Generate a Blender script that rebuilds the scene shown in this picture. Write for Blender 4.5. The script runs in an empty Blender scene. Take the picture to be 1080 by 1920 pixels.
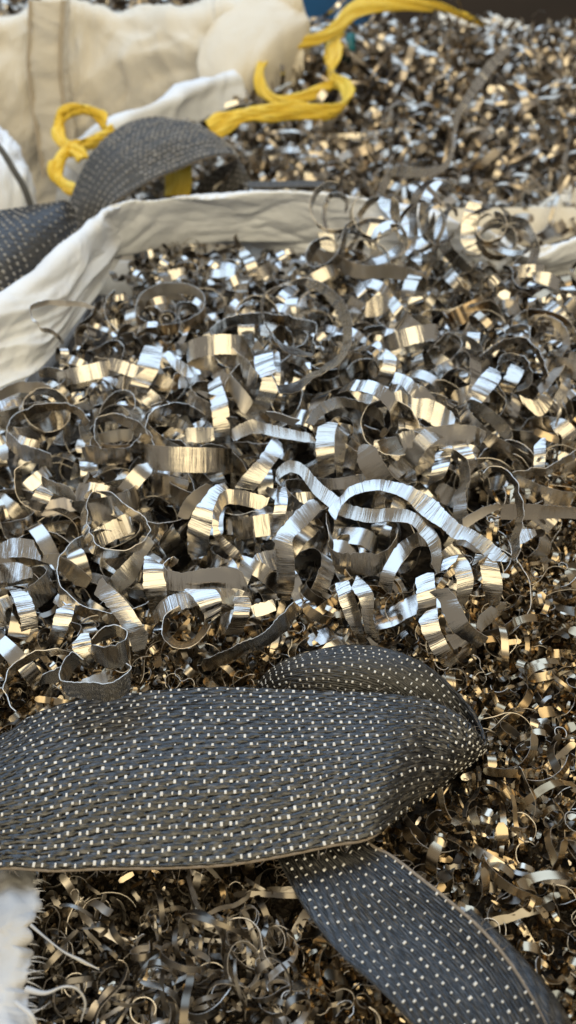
import bpy, math, random
import numpy as np
from mathutils import Vector, Matrix, noise

random.seed(7); RNG = np.random.default_rng(11)
SC = bpy.context.scene
COL = SC.collection

# ------------------------------------------------------------------ camera
CAM_H = 0.30                      # metres above the level of the swarf in the front bag
PITCH = math.radians(38.0)        # looking down
FPX = 960 / math.tan(math.radians(32.5))   # focal length in photograph pixels (1080 x 1920)
cam_d = bpy.data.cameras.new('camera'); cam = bpy.data.objects.new('camera', cam_d); COL.objects.link(cam)
cam.location = (0, 0, CAM_H); cam.rotation_euler = (math.pi/2 - PITCH, 0, 0)
cam_d.sensor_fit = 'VERTICAL'; cam_d.sensor_height = 36; cam_d.lens = 18 / math.tan(math.radians(32.5))
cam_d.clip_start = 0.01; cam_d.clip_end = 100
cam_d.dof.use_dof = True; cam_d.dof.focus_distance = 0.385; cam_d.dof.aperture_fstop = 9.0
SC.camera = cam

# ------------------------------------------------------------------ light: a covered yard, skylight overhead, warm evening light behind
w = bpy.data.worlds.new('World'); SC.world = w; w.use_nodes = True
bg = w.node_tree.nodes['Background']; bg.inputs[0].default_value = (0.205, 0.19, 0.165, 1); bg.inputs[1].default_value = 1.5
def area(name, loc, target, sx, sy, power, col):
    d = bpy.data.lights.new(name, 'AREA'); d.shape = 'RECTANGLE'; d.size = sx; d.size_y = sy; d.energy = power; d.color = col
    o = bpy.data.objects.new(name, d); COL.objects.link(o); o.location = loc
    o.rotation_euler = (Vector(target) - Vector(loc)).to_track_quat('-Z', 'Y').to_euler()
    return o
area('skylight_lamp', (-0.9, 2.3, 3.3), (-0.1, 0.7, 0), 7.0, 3.0, 150, (0.47, 0.69, 1.0))
area('warm_lamp', (0.5, -1.6, 2.7), (0, 0.7, 0), 5.2, 3.2, 112, (1.0, 0.86, 0.56))
vs = SC.view_settings; vs.view_transform = 'Standard'; vs.look = 'None'; vs.gamma = 1; vs.exposure = 0.2; vs.use_curve_mapping = False
SC.cycles.use_denoising = True
SC.cycles.max_bounces = 6; SC.cycles.glossy_bounces = 4; SC.cycles.diffuse_bounces = 3; SC.cycles.transparent_max_bounces = 4
SC.cycles.sample_clamp_indirect = 6

# ------------------------------------------------------------------ photograph pixels -> directions -> points
CP = np.array([0, 0, CAM_H]); FW = np.array([0, math.cos(PITCH), -math.sin(PITCH)]); UPV = np.array([0, math.sin(PITCH), math.cos(PITCH)])
def ray(px, py): return np.array([1.0, 0, 0]) * (px-540)/FPX + UPV * (960-py)/FPX + FW
def P(px, py, z): d = ray(px, py); return CP + d * ((z-CAM_H)/d[2])          # where the ray meets height z
def PY(px, py, y): d = ray(px, py); return CP + d * (y/d[1])                 # where it meets the upright plane at distance y
def PD(px, py, dep): return CP + ray(px, py) * dep
def project(p):
    q = np.asarray(p) - CP; dep = q @ FW
    return 540 + FPX*q[0]/dep, 960 - FPX*(q @ UPV)/dep, dep

# ------------------------------------------------------------------ materials
def mat(name):
    m = bpy.data.materials.new(name); m.use_nodes = True
    nt = m.node_tree; b = nt.nodes['Principled BSDF']
    return m, nt, b
def N(nt, t, **kw):
    n = nt.nodes.new(t)
    for k, v in kw.items(): setattr(n, k, v)
    return n
def ramp(nt, fac, stops):
    r = N(nt, 'ShaderNodeValToRGB'); e = r.color_ramp.elements
    while len(e) < len(stops): e.new(0.5)
    for i, (p, c) in enumerate(stops): e[i].position = p; e[i].color = (*c, 1)
    nt.links.new(fac, r.inputs[0]); return r.outputs[0]
def uvnoise(nt, su, sv, detail=2.0, rough=0.5):
    tc = N(nt, 'ShaderNodeTexCoord'); mp = N(nt, 'ShaderNodeMapping'); mp.inputs['Scale'].default_value = (su, sv, 1)
    nt.links.new(tc.outputs['UV'], mp.inputs[0])
    n = N(nt, 'ShaderNodeTexNoise'); n.inputs['Scale'].default_value = 1; n.inputs['Detail'].default_value = detail; n.inputs['Roughness'].default_value = rough
    nt.links.new(mp.outputs[0], n.inputs['Vector']); return n.outputs['Fac']
def objnoise(nt, s, detail=3.0, coord='Object'):
    tc = N(nt, 'ShaderNodeTexCoord'); n = N(nt, 'ShaderNodeTexNoise'); n.inputs['Scale'].default_value = s; n.inputs['Detail'].default_value = detail
    nt.links.new(tc.outputs[coord], n.inputs['Vector']); return n.outputs['Fac']
def bump(nt, b, h, strength, dist, prev=None):
    n = N(nt, 'ShaderNodeBump'); n.inputs['Strength'].default_value = strength; n.inputs['Distance'].default_value = dist
    nt.links.new(h, n.inputs['Height'])
    if prev: nt.links.new(prev, n.inputs['Normal'])
    nt.links.new(n.outputs[0], b.inputs['Normal']); return n.outputs[0]
def mapr(nt, fac, a, b_):
    n = N(nt, 'ShaderNodeMapRange'); n.inputs[3].default_value = a; n.inputs[4].default_value = b_
    n.inputs[1].default_value = 0.3; n.inputs[2].default_value = 0.7
    nt.links.new(fac, n.inputs[0]); return n.outputs[0]

def metal(name, stops, r0, r1, fine=900, band=170, bs=0.5, bd=0.0004):
    m, nt, b = mat(name); b.inputs['Metallic'].default_value = 1
    nt.links.new(ramp(nt, uvnoise(nt, 5, 3, 2), stops), b.inputs['Base Color'])
    nt.links.new(mapr(nt, uvnoise(nt, 60, 90, 3), r0, r1), b.inputs['Roughness'])
    p = bump(nt, b, uvnoise(nt, band, 14, 1), bs, bd*2.0)
    p = bump(nt, b, uvnoise(nt, fine, 45, 2, 0.6), bs, bd*0.8, p)
    bump(nt, b, uvnoise(nt, 40, 120, 3), 0.25, bd, p)
    return m
STEEL = [(0.28, (0.36, 0.29, 0.21)), (0.40, (0.49, 0.44, 0.37)), (0.55, (0.57, 0.54, 0.50)), (0.72, (0.62, 0.61, 0.60))]
M_shiny = metal('bright_steel', STEEL, 0.10, 0.24, bs=0.8)
M_matte = metal('dull_steel', [(0.3, (0.40, 0.34, 0.27)), (0.45, (0.50, 0.46, 0.40)), (0.7, (0.57, 0.55, 0.52))], 0.16, 0.34, bs=0.9)
M_edge = metal('sheared_steel_edge', [(0.3, (0.55, 0.48, 0.40)), (0.7, (0.7, 0.65, 0.58))], 0.4, 0.55)
M_brown = metal('tarnished_steel', [(0.3, (0.26, 0.18, 0.10)), (0.5, (0.38, 0.29, 0.19)), (0.7, (0.50, 0.42, 0.32))], 0.22, 0.4)
M_coarse = metal('coarse_turning_steel', [(0.30, (0.26, 0.20, 0.13)), (0.45, (0.42, 0.35, 0.27)), (0.6, (0.52, 0.47, 0.40)), (0.72, (0.58, 0.55, 0.51))], 0.24, 0.45)
M_fine = metal('fine_turning_steel', [(0.30, (0.20, 0.13, 0.065)), (0.42, (0.38, 0.28, 0.165)), (0.54, (0.50, 0.41, 0.29)), (0.68, (0.62, 0.57, 0.50))], 0.14, 0.34, fine=1500, band=300, bd=0.0002)
M_dullshade = metal('dull_shaded_fine_turning_steel', [(0.30, (0.075, 0.06, 0.045)), (0.45, (0.165, 0.14, 0.11)), (0.7, (0.38, 0.35, 0.31))], 0.20, 0.42, fine=1500, band=300, bd=0.0002)  # dull inner faces; near-left turnings also get their shade from this darkened colour

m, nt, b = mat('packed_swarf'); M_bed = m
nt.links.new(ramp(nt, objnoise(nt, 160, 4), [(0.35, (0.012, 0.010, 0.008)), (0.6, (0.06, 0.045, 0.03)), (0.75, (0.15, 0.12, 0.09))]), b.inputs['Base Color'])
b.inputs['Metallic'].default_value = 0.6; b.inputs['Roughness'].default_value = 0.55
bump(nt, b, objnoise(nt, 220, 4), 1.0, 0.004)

def cloth(name, stops, weave=900, wb=0.25, stain=9.0):
    m, nt, b = mat(name); b.inputs['Roughness'].default_value = 0.62
    nt.links.new(ramp(nt, objnoise(nt, stain, 5), stops), b.inputs['Base Color'])
    tc = N(nt, 'ShaderNodeTexCoord'); mp = N(nt, 'ShaderNodeMapping'); mp.inputs['Scale'].default_value = (weave, weave, 1)
    nt.links.new(tc.outputs['UV'], mp.inputs[0])
    ck = N(nt, 'ShaderNodeTexWave', wave_type='BANDS', bands_direction='X'); ck.inputs['Scale'].default_value = 0.5
    nt.links.new(mp.outputs[0], ck.inputs['Vector'])
    ck2 = N(nt, 'ShaderNodeTexWave', wave_type='BANDS', bands_direction='Y'); ck2.inputs['Scale'].default_value = 0.5
    nt.links.new(mp.outputs[0], ck2.inputs['Vector'])
    mx = N(nt, 'ShaderNodeMath', operation='ADD'); nt.links.new(ck.outputs['Fac'], mx.inputs[0]); nt.links.new(ck2.outputs['Fac'], mx.inputs[1])
    p = bump(nt, b, mx.outputs[0], wb, 0.0004)
    bump(nt, b, objnoise(nt, 60, 4), 0.35, 0.004, p)
    return m
M_white = cloth('white_woven_plastic', [(0.3, (0.70, 0.70, 0.71)), (0.5, (0.80, 0.82, 0.85)), (0.7, (0.84, 0.86, 0.90))])
M_cream = cloth('cream_woven_plastic', [(0.3, (0.64, 0.57, 0.45)), (0.5, (0.77, 0.71, 0.60)), (0.7, (0.83, 0.78, 0.69))], stain=4)
M_hem = cloth('tan_hem_tape', [(0.3, (0.44, 0.36, 0.26)), (0.7, (0.58, 0.49, 0.36))], stain=30)
M_darkhem = cloth('grey_hem_stitching', [(0.3, (0.05, 0.045, 0.04)), (0.7, (0.16, 0.14, 0.12))], stain=60)

M_dimwhite = cloth('light_dimmed_white_woven_plastic', [(0.3, (0.36, 0.34, 0.32)), (0.5, (0.52, 0.51, 0.50)), (0.7, (0.62, 0.61, 0.61))], stain=25)  # torn cloth: white darkened in its colour to hold back strong lamp light
def webbing(name, stops, rough):
    m, nt, b = mat(name); b.inputs['Roughness'].default_value = rough
    nt.links.new(ramp(nt, uvnoise(nt, 220, 1500, 3), stops), b.inputs['Base Color'])
    b.inputs['Specular IOR Level'].default_value = 0.62
    p = bump(nt, b, uvnoise(nt, 260, 3800, 2, 0.6), 0.7, 0.0004)
    bump(nt, b, uvnoise(nt, 90, 90, 3), 0.3, 0.0006, p)
    return m
M_web = webbing('black_webbing', [(0.38, (0.004, 0.004, 0.004)), (0.52, (0.017, 0.016, 0.015)), (0.68, (0.085, 0.076, 0.064))], 0.27)
M_webgrey = webbing('dusty_grey_webbing', [(0.38, (0.014, 0.012, 0.010)), (0.53, (0.045, 0.040, 0.032)), (0.66, (0.16, 0.14, 0.11))], 0.6)
M_selv = webbing('tan_selvage', [(0.35, (0.14, 0.11, 0.08)), (0.55, (0.30, 0.24, 0.18)), (0.72, (0.46, 0.38, 0.30))], 0.7)
m, nt, b = mat('white_stitch'); M_dot = m
nt.links.new(ramp(nt, objnoise(nt, 40, 2, 'Generated'), [(0.3, (0.52, 0.49, 0.45)), (0.7, (0.76, 0.74, 0.71))]), b.inputs['Base Color']); b.inputs['Roughness'].default_value = 0.5
m, nt, b = mat('dirty_stitch'); M_dotdim = m
b.inputs['Base Color'].default_value = (0.33, 0.31, 0.28, 1); b.inputs['Roughness'].default_value = 0.6
m, nt, b = mat('yellow_sling_fibre'); M_yellow = m
nt.links.new(ramp(nt, uvnoise(nt, 25, 900, 3), [(0.3, (0.66, 0.40, 0.02)), (0.5, (0.86, 0.59, 0.05)), (0.7, (0.92, 0.72, 0.14))]), b.inputs['Base Color'])
b.inputs['Roughness'].default_value = 0.55; bump(nt, b, uvnoise(nt, 30, 1600, 2), 0.8, 0.001)
def plain(name, c, rough, nz=None, metallic=0):
    m, nt, b = mat(name); b.inputs['Roughness'].default_value = rough; b.inputs['Metallic'].default_value = metallic
    nt.links.new(ramp(nt, objnoise(nt, nz or 5, 4), [(0.3, tuple(x*0.7 for x in c)), (0.7, tuple(min(1, x*1.2) for x in c))]), b.inputs['Base Color'])
    return m
M_blue = plain('blue_painted_steel', (0.010, 0.085, 0.22), 0.4, 6)
M_teal = plain('teal_plastic', (0.01, 0.13, 0.16), 0.4, 20)
M_wall = plain('dark_brown_wall', (0.050, 0.034, 0.022), 0.8, 2)
M_floor = plain('concrete', (0.22, 0.20, 0.18), 0.85, 3)
M_cord = plain('grey_cord', (0.10, 0.10, 0.10), 0.7, 40)
M_red = plain('red_thread', (0.5, 0.02, 0.04), 0.6, 40)

# ------------------------------------------------------------------ mesh helpers
def link(name, me, parent=None, mats=(), **props):
    o = bpy.data.objects.new(name, me); COL.objects.link(o)
    if parent: o.parent = parent
    if me is not None:
        for m_ in mats:
            if m_.name not in me.materials: me.materials.append(m_)
    for k, v in props.items(): o[k] = v
    return o
def empty(name, loc, **props):
    o = bpy.data.objects.new(name, None); COL.objects.link(o); o.location = loc; o.empty_display_size = 0.02
    for k, v in props.items(): o[k] = v
    return o
def mesh_np(name, V, Q, MI=None, UV=None, smooth=None):
    V = np.ascontiguousarray(V, dtype=np.float32); Q = np.ascontiguousarray(Q, dtype=np.int32)
    me = bpy.data.meshes.new(name); me.vertices.add(len(V)); me.vertices.foreach_set('co', V.ravel())
    nq = len(Q); me.loops.add(nq*4); me.loops.foreach_set('vertex_index', Q.ravel())
    me.polygons.add(nq); me.polygons.foreach_set('loop_start', np.arange(0, nq*4, 4, dtype=np.int32))
    me.polygons.foreach_set('loop_total', np.full(nq, 4, dtype=np.int32))
    if MI is not None: me.polygons.foreach_set('material_index', np.ascontiguousarray(MI, dtype=np.int32))
    me.polygons.foreach_set('use_smooth', np.ones(nq, dtype=bool) if smooth is None else smooth)
    if UV is not None:
        l = me.uv_layers.new(name='UVMap'); l.data.foreach_set('uv', np.ascontiguousarray(UV[Q.ravel()], dtype=np.float32).ravel())
    me.update(calc_edges=True); return me
def crom(pts, n):
    """Catmull-Rom through pts (k,d), n samples evenly spread by chord length"""
    p = np.asarray(pts, float); k = len(p)
    if k == 2: t = np.linspace(0, 1, n)[:, None]; return p[0]*(1-t) + p[1]*t
    pp = np.vstack([2*p[0]-p[1], p, 2*p[-1]-p[-2]])
    m_ = 16*(k-1)+1; ts = np.linspace(0, k-1-1e-9, m_); i = ts.astype(int); f = (ts-i)[:, None]
    a, b_, c, d = pp[i], pp[i+1], pp[i+2], pp[i+3]
    q = 0.5*((2*b_) + (c-a)*f + (2*a-5*b_+4*c-d)*f**2 + (3*b_-a-3*c+d)*f**3)
    s = np.r_[0, np.cumsum(np.linalg.norm(np.diff(q[:, :3], axis=0), axis=1))]
    u = np.linspace(0, s[-1], n)
    return np.stack([np.interp(u, s, q[:, j]) for j in range(q.shape[1])], 1)
def unit(v): return v / np.maximum(np.linalg.norm(v, axis=-1, keepdims=True), 1e-12)

def strip_arrays(A, B, thick=0.00035, u0=0.0, crown=0.0, outer=True):
    """a metal ribbon between two edge curves: outer sheet, inner sheet, sheared edges (vertices not shared)"""
    n = len(A); T = unit(np.gradient((A+B)/2, axis=0)); W = B-A
    Nn = unit(np.cross(T, unit(W)))
    if outer:
        acc = np.gradient(T, axis=0)
        if (Nn*acc).sum() > 0: Nn = -Nn
    M = (A+B)/2 + Nn*crown
    s = u0 + np.r_[0, np.cumsum(np.linalg.norm(np.diff(M, axis=0), axis=1))]
    wid = np.linalg.norm(W, axis=1); h = Nn*thick/2
    rows = [A+h, M+h, B+h, A-h, M-h, B-h, A+h, A-h, B+h, B-h]
    V = np.concatenate(rows); v0 = np.zeros(n)
    UV = np.concatenate([np.stack([s, x], 1) for x in (v0, wid/2, wid, v0+0.5, wid/2+0.5, wid+0.5, v0, v0+thick, wid, wid+thick)])
    i = np.arange(n-1); Q = []; MI = []
    flip = (np.cross(T, W)*Nn).sum() < 0
    for a, b_, mi, fl in ((0, 1, 0, False), (1, 2, 0, False), (3, 4, 1, True), (4, 5, 1, True), (6, 7, 2, True), (8, 9, 2, False)):
        q = np.stack([a*n+i, a*n+i+1, b_*n+i+1, b_*n+i], 1)
        if fl != flip: q = q[:, ::-1]
        Q.append(q); MI.append(np.full(n-1, mi))
    return V, np.concatenate(Q), np.concatenate(MI), UV
def sheet_arrays(A, B, u0=0.0):
    n = len(A); M = (A+B)/2; s = u0 + np.r_[0, np.cumsum(np.linalg.norm(np.diff(M, axis=0), axis=1))]
    wid = np.linalg.norm(B-A, axis=1); i = np.arange(n-1)
    return np.concatenate([A, B]), np.stack([i, i+1, n+i+1, n+i], 1), np.zeros(n-1), np.concatenate([np.stack([s, 0*s], 1), np.stack([s, wid], 1)])
def join_arrays(parts):
    Vs, Qs, Ms, Us = [], [], [], []; off = 0
    for V, Q, MI, UV in parts:
        Vs.append(V); Qs.append(Q+off); Ms.append(MI); Us.append(UV); off += len(V)
    return np.concatenate(Vs), np.concatenate(Qs), np.concatenate(Ms), np.concatenate(Us)

def grid_mesh(name, G, thick=0.0, uscale=None):
    """cloth-like sheet from a (nu,nv,3) grid, with thickness"""
    nu, nv = G.shape[:2]
    du = np.gradient(G, axis=0); dv = np.gradient(G, axis=1); Nn = unit(np.cross(du, dv))
    su = np.cumsum(np.r_[0, np.linalg.norm(np.diff(G[:, nv//2], axis=0), axis=1)]); sv = np.cumsum(np.r_[0, np.linalg.norm(np.diff(G[nu//2], axis=0), axis=1)])
    UVg = np.stack(np.meshgrid(su, sv, indexing='ij'), -1).reshape(-1, 2)
    idx = np.arange(nu*nv).reshape(nu, nv)
    q = np.stack([idx[:-1, :-1], idx[1:, :-1], idx[1:, 1:], idx[:-1, 1:]], -1).reshape(-1, 4)
    V = G.reshape(-1, 3); 
    if thick <= 0: return mesh_np(name, V, q, None, UVg)
    V2 = (G - Nn*thick).reshape(-1, 3); n = nu*nv
    border = np.r_[idx[0, :], idx[1:, -1], idx[-1, -2::-1], idx[-2:0:-1, 0]]
    bn = np.roll(border, -1)
    qb = np.stack([border, bn, bn+n, border+n], 1)
    return mesh_np(name, np.concatenate([V, V2]), np.concatenate([q, q[:, ::-1]+n, qb]), None, np.concatenate([UVg, UVg]))
def loft(rows, nu, nv):
    """rows: list of edge-parallel polylines with equal point counts -> smooth (nu,nv,3) grid"""
    R = np.array(rows, float)                                # (r,k,3)
    L = np.stack([crom_u(r, nu) for r in R])                 # (r,nu,3)
    return np.stack([crom(L[:, i], nv) for i in range(nu)])
def crom_u(pts, n):
    """Catmull-Rom with samples even in the station parameter (keeps stations of different rows together)"""
    p = np.asarray(pts, float); k = len(p)
    if k == 2: t = np.linspace(0, 1, n)[:, None]; return p[0]*(1-t) + p[1]*t
    pp = np.vstack([2*p[0]-p[1], p, 2*p[-1]-p[-2]]); ts = np.linspace(0, k-1-1e-9, n); i = ts.astype(int); f = (ts-i)[:, None]
    a, b_, c, d = pp[i], pp[i+1], pp[i+2], pp[i+3]
    return 0.5*((2*b_) + (c-a)*f + (2*a-5*b_+4*c-d)*f**2 + (3*b_-a-3*c+d)*f**3)
def normals(G): return unit(np.cross(np.gradient(G, axis=0), np.gradient(G, axis=1)))
def wrinkle(G, amp, su, sv, seed=0.0, octs=3):
    """folds: displace along the normal by noise stretched along v"""
    nu, nv = G.shape[:2]; Nn = normals(G); D = np.zeros((nu, nv))
    for i in range(nu):
        for j in range(nv):
            x, y = i/nu*su, j/nv*sv
            v = 0
            wx = x + 0.6*noise.noise(Vector((x*0.7, y*0.7, seed+4))); wy = y + 0.6*noise.noise(Vector((x*0.7+9, y*0.7, seed)))
            for o in range(octs):
                nz = noise.noise(Vector((wx*1.9**o+seed, wy*1.9**o, seed*1.7+o*9)))
                v += (0.75-min(1.0, abs(nz)*2.4)) * (0.55**o)          # sharp crease lines
            v += 0.5*noise.noise(Vector((x*0.5, y*0.5, seed)))
            D[i, j] = v
    return G + Nn*(D*amp)[..., None]
def tube(pts, r, seg=6, n=None):
    p = crom(pts, n or len(pts)*5); n = len(p); T = unit(np.gradient(p, axis=0))
    ref = np.tile(np.array([0.31, 0.2, 0.93]), (n, 1)); a = unit(np.cross(T, ref)); b_ = np.cross(T, a)
    rr = np.broadcast_to(np.asarray(r, float), (n,))[:, None] if np.ndim(r) == 0 else np.interp(np.linspace(0, 1, n), np.linspace(0, 1, len(r)), r)[:, None]
    V = np.stack([p + rr*(a*math.cos(t) + b_*math.sin(t)) for t in np.arange(seg)*2*math.pi/seg], 1)   # (n,seg,3)
    idx = np.arange(n*seg).reshape(n, seg); nx = np.roll(idx, -1, 1)
    Q = np.stack([idx[:-1], idx[1:], nx[1:], nx[:-1]], -1).reshape(-1, 4)
    UV = np.stack([np.repeat(np.linspace(0, n*0.003, n), seg), np.tile(np.linspace(0, 1, seg)*0.01, n)], 1)
    return V.reshape(-1, 3), Q, np.zeros(len(Q)), UV

# ------------------------------------------------------------------ setting
def box_mesh(name, lo, hi, bevel=0.0):
    import bmesh
    bm = bmesh.new(); bmesh.ops.create_cube(bm, size=1)
    for v in bm.verts: v.co = Vector([lo[k] + (v.co[k]+0.5)*(hi[k]-lo[k]) for k in range(3)])
    if bevel: bmesh.ops.bevel(bm, geom=bm.edges[:], offset=bevel, segments=2, affect='EDGES')
    me = bpy.data.meshes.new(name); bm.to_mesh(me); bm.free(); return me
FLOOR = -0.92
link('floor', box_mesh('floor', (-4, -1.5, FLOOR-0.1), (4, 5, FLOOR)), None, [M_floor], kind='structure')
link('back_wall', box_mesh('back_wall', (-4, 4.4, FLOOR+0.002), (4, 4.55, 2.2)), None, [M_wall], kind='structure')

# ------------------------------------------------------------------ levels of the fill
def sstep(a, b_, x): t = min(1, max(0, (x-a)/(b_-a))); return t*t*(3-2*t)
def y_front(x):                    # near edge of the wide-ribbon heap
    return float(np.interp(x, [-0.2, -0.1, 0.0, 0.06, 0.10, 0.14, 0.2, 0.3], [0.24, 0.245, 0.258, 0.268, 0.29, 0.345, 0.43, 0.50]))
def mound(x, y): return 0.026*math.exp(-((x-0.05)/0.13)**2 - ((y-0.52)/0.15)**2)
def bed(x, y):                     # fine turnings in the front bag
    return -0.034 + 0.010*noise.noise(Vector((x*14, y*14, 3.3))) + 0.012*sstep(0.02, 0.14, x) + 0.006*sstep(0.3, 0.6, y)
def heap(x, y):                    # level of the wide ribbons
    m_ = sstep(-0.01, 0.07, y - y_front(x))
    top = 0.004 + 0.012*noise.noise(Vector((x*9, y*9, 8.1))) - 0.022*sstep(0.62, 0.86, y) - 0.008*sstep(0.10, 0.2, -x) + mound(x, y)
    return bed(x, y)*(1-m_) + top*m_
def hero_level(x, y): return 0.004 - 0.022*sstep(0.62, 0.88, y) + mound(x, y)
def back_level(x, y): return -0.055 + 0.112*sstep(1.05, 1.75, y) + 0.02*noise.noise(Vector((x*4, y*4, 1.1))) + 0.022*noise.noise(Vector((x*13, y*13, 5.1))) - 0.03*sstep(1.8, 2.1, y)
def bed_grid(x0, x1, y0, y1, nx, ny, f):
    G = np.zeros((nx, ny, 3))
    for i, x in enumerate(np.linspace(x0, x1, nx)):
        for j, y in enumerate(np.linspace(y0, y1, ny)): G[i, j] = (x, y, f(x, y))
    return G

def creases(n, ds, rng):            # flat facets of uneven length with sharp bends between them
    L = n*ds; kn = np.cumsum(np.r_[0, rng.uniform(0.0022, 0.0085, size=int(L/0.0022)+4)]); kv = rng.normal(size=len(kn))
    return np.interp(np.arange(n)*ds, kn, kv) + rng.normal(size=n)*0.06
# ------------------------------------------------------------------ a free curl: a strip that keeps turning about its own width
def curl(width, length, radius, n, flips=0.15, twist=4.0, wob=0.4, ragged=0.0002, rng=RNG, corr=0.00018, up=None, axis=None):
    ds = length/(n-1); q = rng.normal(size=3); q /= np.linalg.norm(q)
    T = q; r = rng.normal(size=3); r -= T*(r@T); Bx = r/np.linalg.norm(r); p = np.zeros(3)
    if up is not None:               # a loop lying round an upright axis
        Bx = unit(np.array([rng.normal()*up, rng.normal()*up, 1.0])); T = unit(np.cross(Bx, rng.normal(size=3)))
    if axis is not None: Bx = unit(np.asarray(axis, float)); T = unit(np.cross(Bx, rng.normal(size=3)))
    k = 1/radius; tau = rng.normal()*twist; C = []; Ws = []; kk = k
    for i in range(n):
        C.append(p.copy()); Ws.append(Bx.copy())
        if rng.random() < flips*ds/radius: k = -k
        kk += (k*(1+wob*rng.normal())-kk)*min(1, ds/(radius*0.5))
        if rng.random() < 0.25*ds/radius: tau = rng.normal()*twist
        Nn = np.cross(Bx, T); T = T + Nn*kk*ds; Bx = Bx + Nn*tau*ds
        T /= np.linalg.norm(T); Bx -= T*(Bx@T); Bx /= np.linalg.norm(Bx); p = p + T*ds
    C = np.array(C); Ws = np.array(Ws); C -= (C.max(0)+C.min(0))/2
    if corr: C += np.cross(Ws, unit(np.gradient(C, axis=0)))*(creases(n, ds, rng)*corr*2.4)[:, None]
    taper = np.ones(n); e = max(2, n//12); taper[:e] = np.linspace(0.45, 1, e); taper[-e:] = np.linspace(1, rng.uniform(0.3, 0.8), e)
    h = (width/2*taper)[:, None]
    A = C - Ws*h + Ws*rng.normal(size=(n, 1))*ragged; B = C + Ws*h + Ws*rng.normal(size=(n, 1))*ragged*0.4
    return A, B
def in_frame(p, m_=40):
    x, y, d = project(p); return d > 0 and -m_ < x < 1080+m_ and -m_ < y < 1920+m_

RIB = 'wide steel ribbon turnings in the front bag'
RIBM = [M_shiny, M_matte, M_edge]
U0 = [0.0]
def next_u(): U0[0] += 3.17; return U0[0]
def add_ribbon(name, A, B, label, cat='metal ribbon', group=RIB, mats=RIBM, thick=0.00035, crown=0.0):
    c = (A+B)/2; o = c.mean(0)
    V, Q, MI, UV = strip_arrays(A-o, B-o, thick, next_u(), crown)
    ob = link(name, mesh_np(name, V, Q, MI, UV), None, mats, label=label, category=cat, group=group)
    ob.location = o; return ob

# ------------------------------------------------------------------ the ribbons one can follow in the photograph, edge curve by edge curve
WID = 0.0150
def rails(pts, h, s, wid, dep=None, face=0.0):
    """pts: (ax,ay,bx,by) photograph pixels of both edges; the first edge lies h above the heap, the second one ribbon width away"""
    As, Bs = [], []
    cy = [(t[1]+t[3])/2 for t in pts]; y0, y1 = min(cy), max(cy); k0 = cy.index(y0)
    a = P(pts[k0][0], pts[k0][1], h); top_dep = (P(pts[k0][0], pts[k0][1], h + hero_level(a[0], a[1])) - CP) @ FW
    for i, t in enumerate(pts):
        ax, ay, bx, by = t[:4]; hh = t[4] if len(t) > 4 else h; ss = t[5] if len(t) > 5 else s
        if dep is not None: a = PD(ax, ay, dep if np.ndim(dep) == 0 else dep[i])
        else:
            z = hh
            for _ in range(8): a = P(ax, ay, z); z = hh + hero_level(a[0], a[1])
            m_ = face*(cy[i]-y0)/max(1, y1-y0); a = a*(1-m_) + PD(ax, ay, top_dep)*m_     # the ribbon bends over and drops towards the viewer
        d = ray(bx, by); d /= np.linalg.norm(d); t0 = (a-CP)@d; dm = np.linalg.norm(CP + d*t0 - a)
        off = math.sqrt(max(0, wid**2 - dm**2))
        As.append(a); Bs.append(CP + d*(t0 + ss*off))
    return np.array(As), np.array(Bs)
def tear(A, B, ds):                 # torn slanting ends and small notches in the edges
    n = len(A)
    for sl in (slice(None), slice(None, None, -1)):
        m_ = max(2, min(n//4, int(RNG.uniform(0.002, 0.009)/ds))); f = RNG.uniform(0.25, 0.9); t = np.linspace(f, 0, m_)[:, None]
        a, b_ = (A[sl], B[sl]) if RNG.random() < 0.5 else (B[sl], A[sl])
        a[:m_] = a[:m_]*(1-t) + b_[:m_]*t
    for k in range(int(n*0.035)):
        i = RNG.integers(1, n-1); E, F = (A, B) if RNG.random() < 0.7 else (B, A); E[i] += (F[i]-E[i])*RNG.uniform(0.03, 0.09)
def FACE(pts, s):
    c = np.array([((t[0]+t[2])/2, (t[1]+t[3])/2) for t in pts]); ext = c.max(0)-c.min(0)
    if abs(s) >= 0.65: return 0.0
    return float(np.clip(0.35 + 0.95*(ext[1]/(ext.sum()+1)), 0.3, 1.15)) + random.uniform(-0.12, 0.15)
def hero(label, pts, h=0.014, s=0.0, wid=WID, mats=RIBM, dep=None, name='ribbon_turning', step=0.0013, corr=0.00050, group=RIB, face=None):
    if face is None: face = FACE(pts, s)
    A, B = rails(pts, h, s, wid, dep, face)
    AB = np.hstack([(A+B)/2, B-A]); n0 = np.linalg.norm(np.diff(AB[:, :3], axis=0), axis=1).sum()
    n = max(12, int(n0/step)); S = crom(AB, n); C, W = S[:, :3], S[:, 3:]
    k = creases(n, step, RNG)
    Nn = unit(np.cross(unit(np.gradient(C, axis=0)), W)); C = C + Nn*(k*corr)[:, None]
    W = W*(1 + 0.03*np.convolve(RNG.normal(size=n+20), np.ones(9)/3, 'same')[10:-10])[:, None]
    Wu = unit(W); A = C - W/2 + Wu*(RNG.normal(size=(n, 1))*0.00022); B = C + W/2 + Wu*(RNG.normal(size=(n, 1))*0.0001)
    tear(A, B, step); return add_ribbon(name, A, B, label, mats=mats, group=group, crown=0.0003)

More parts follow.
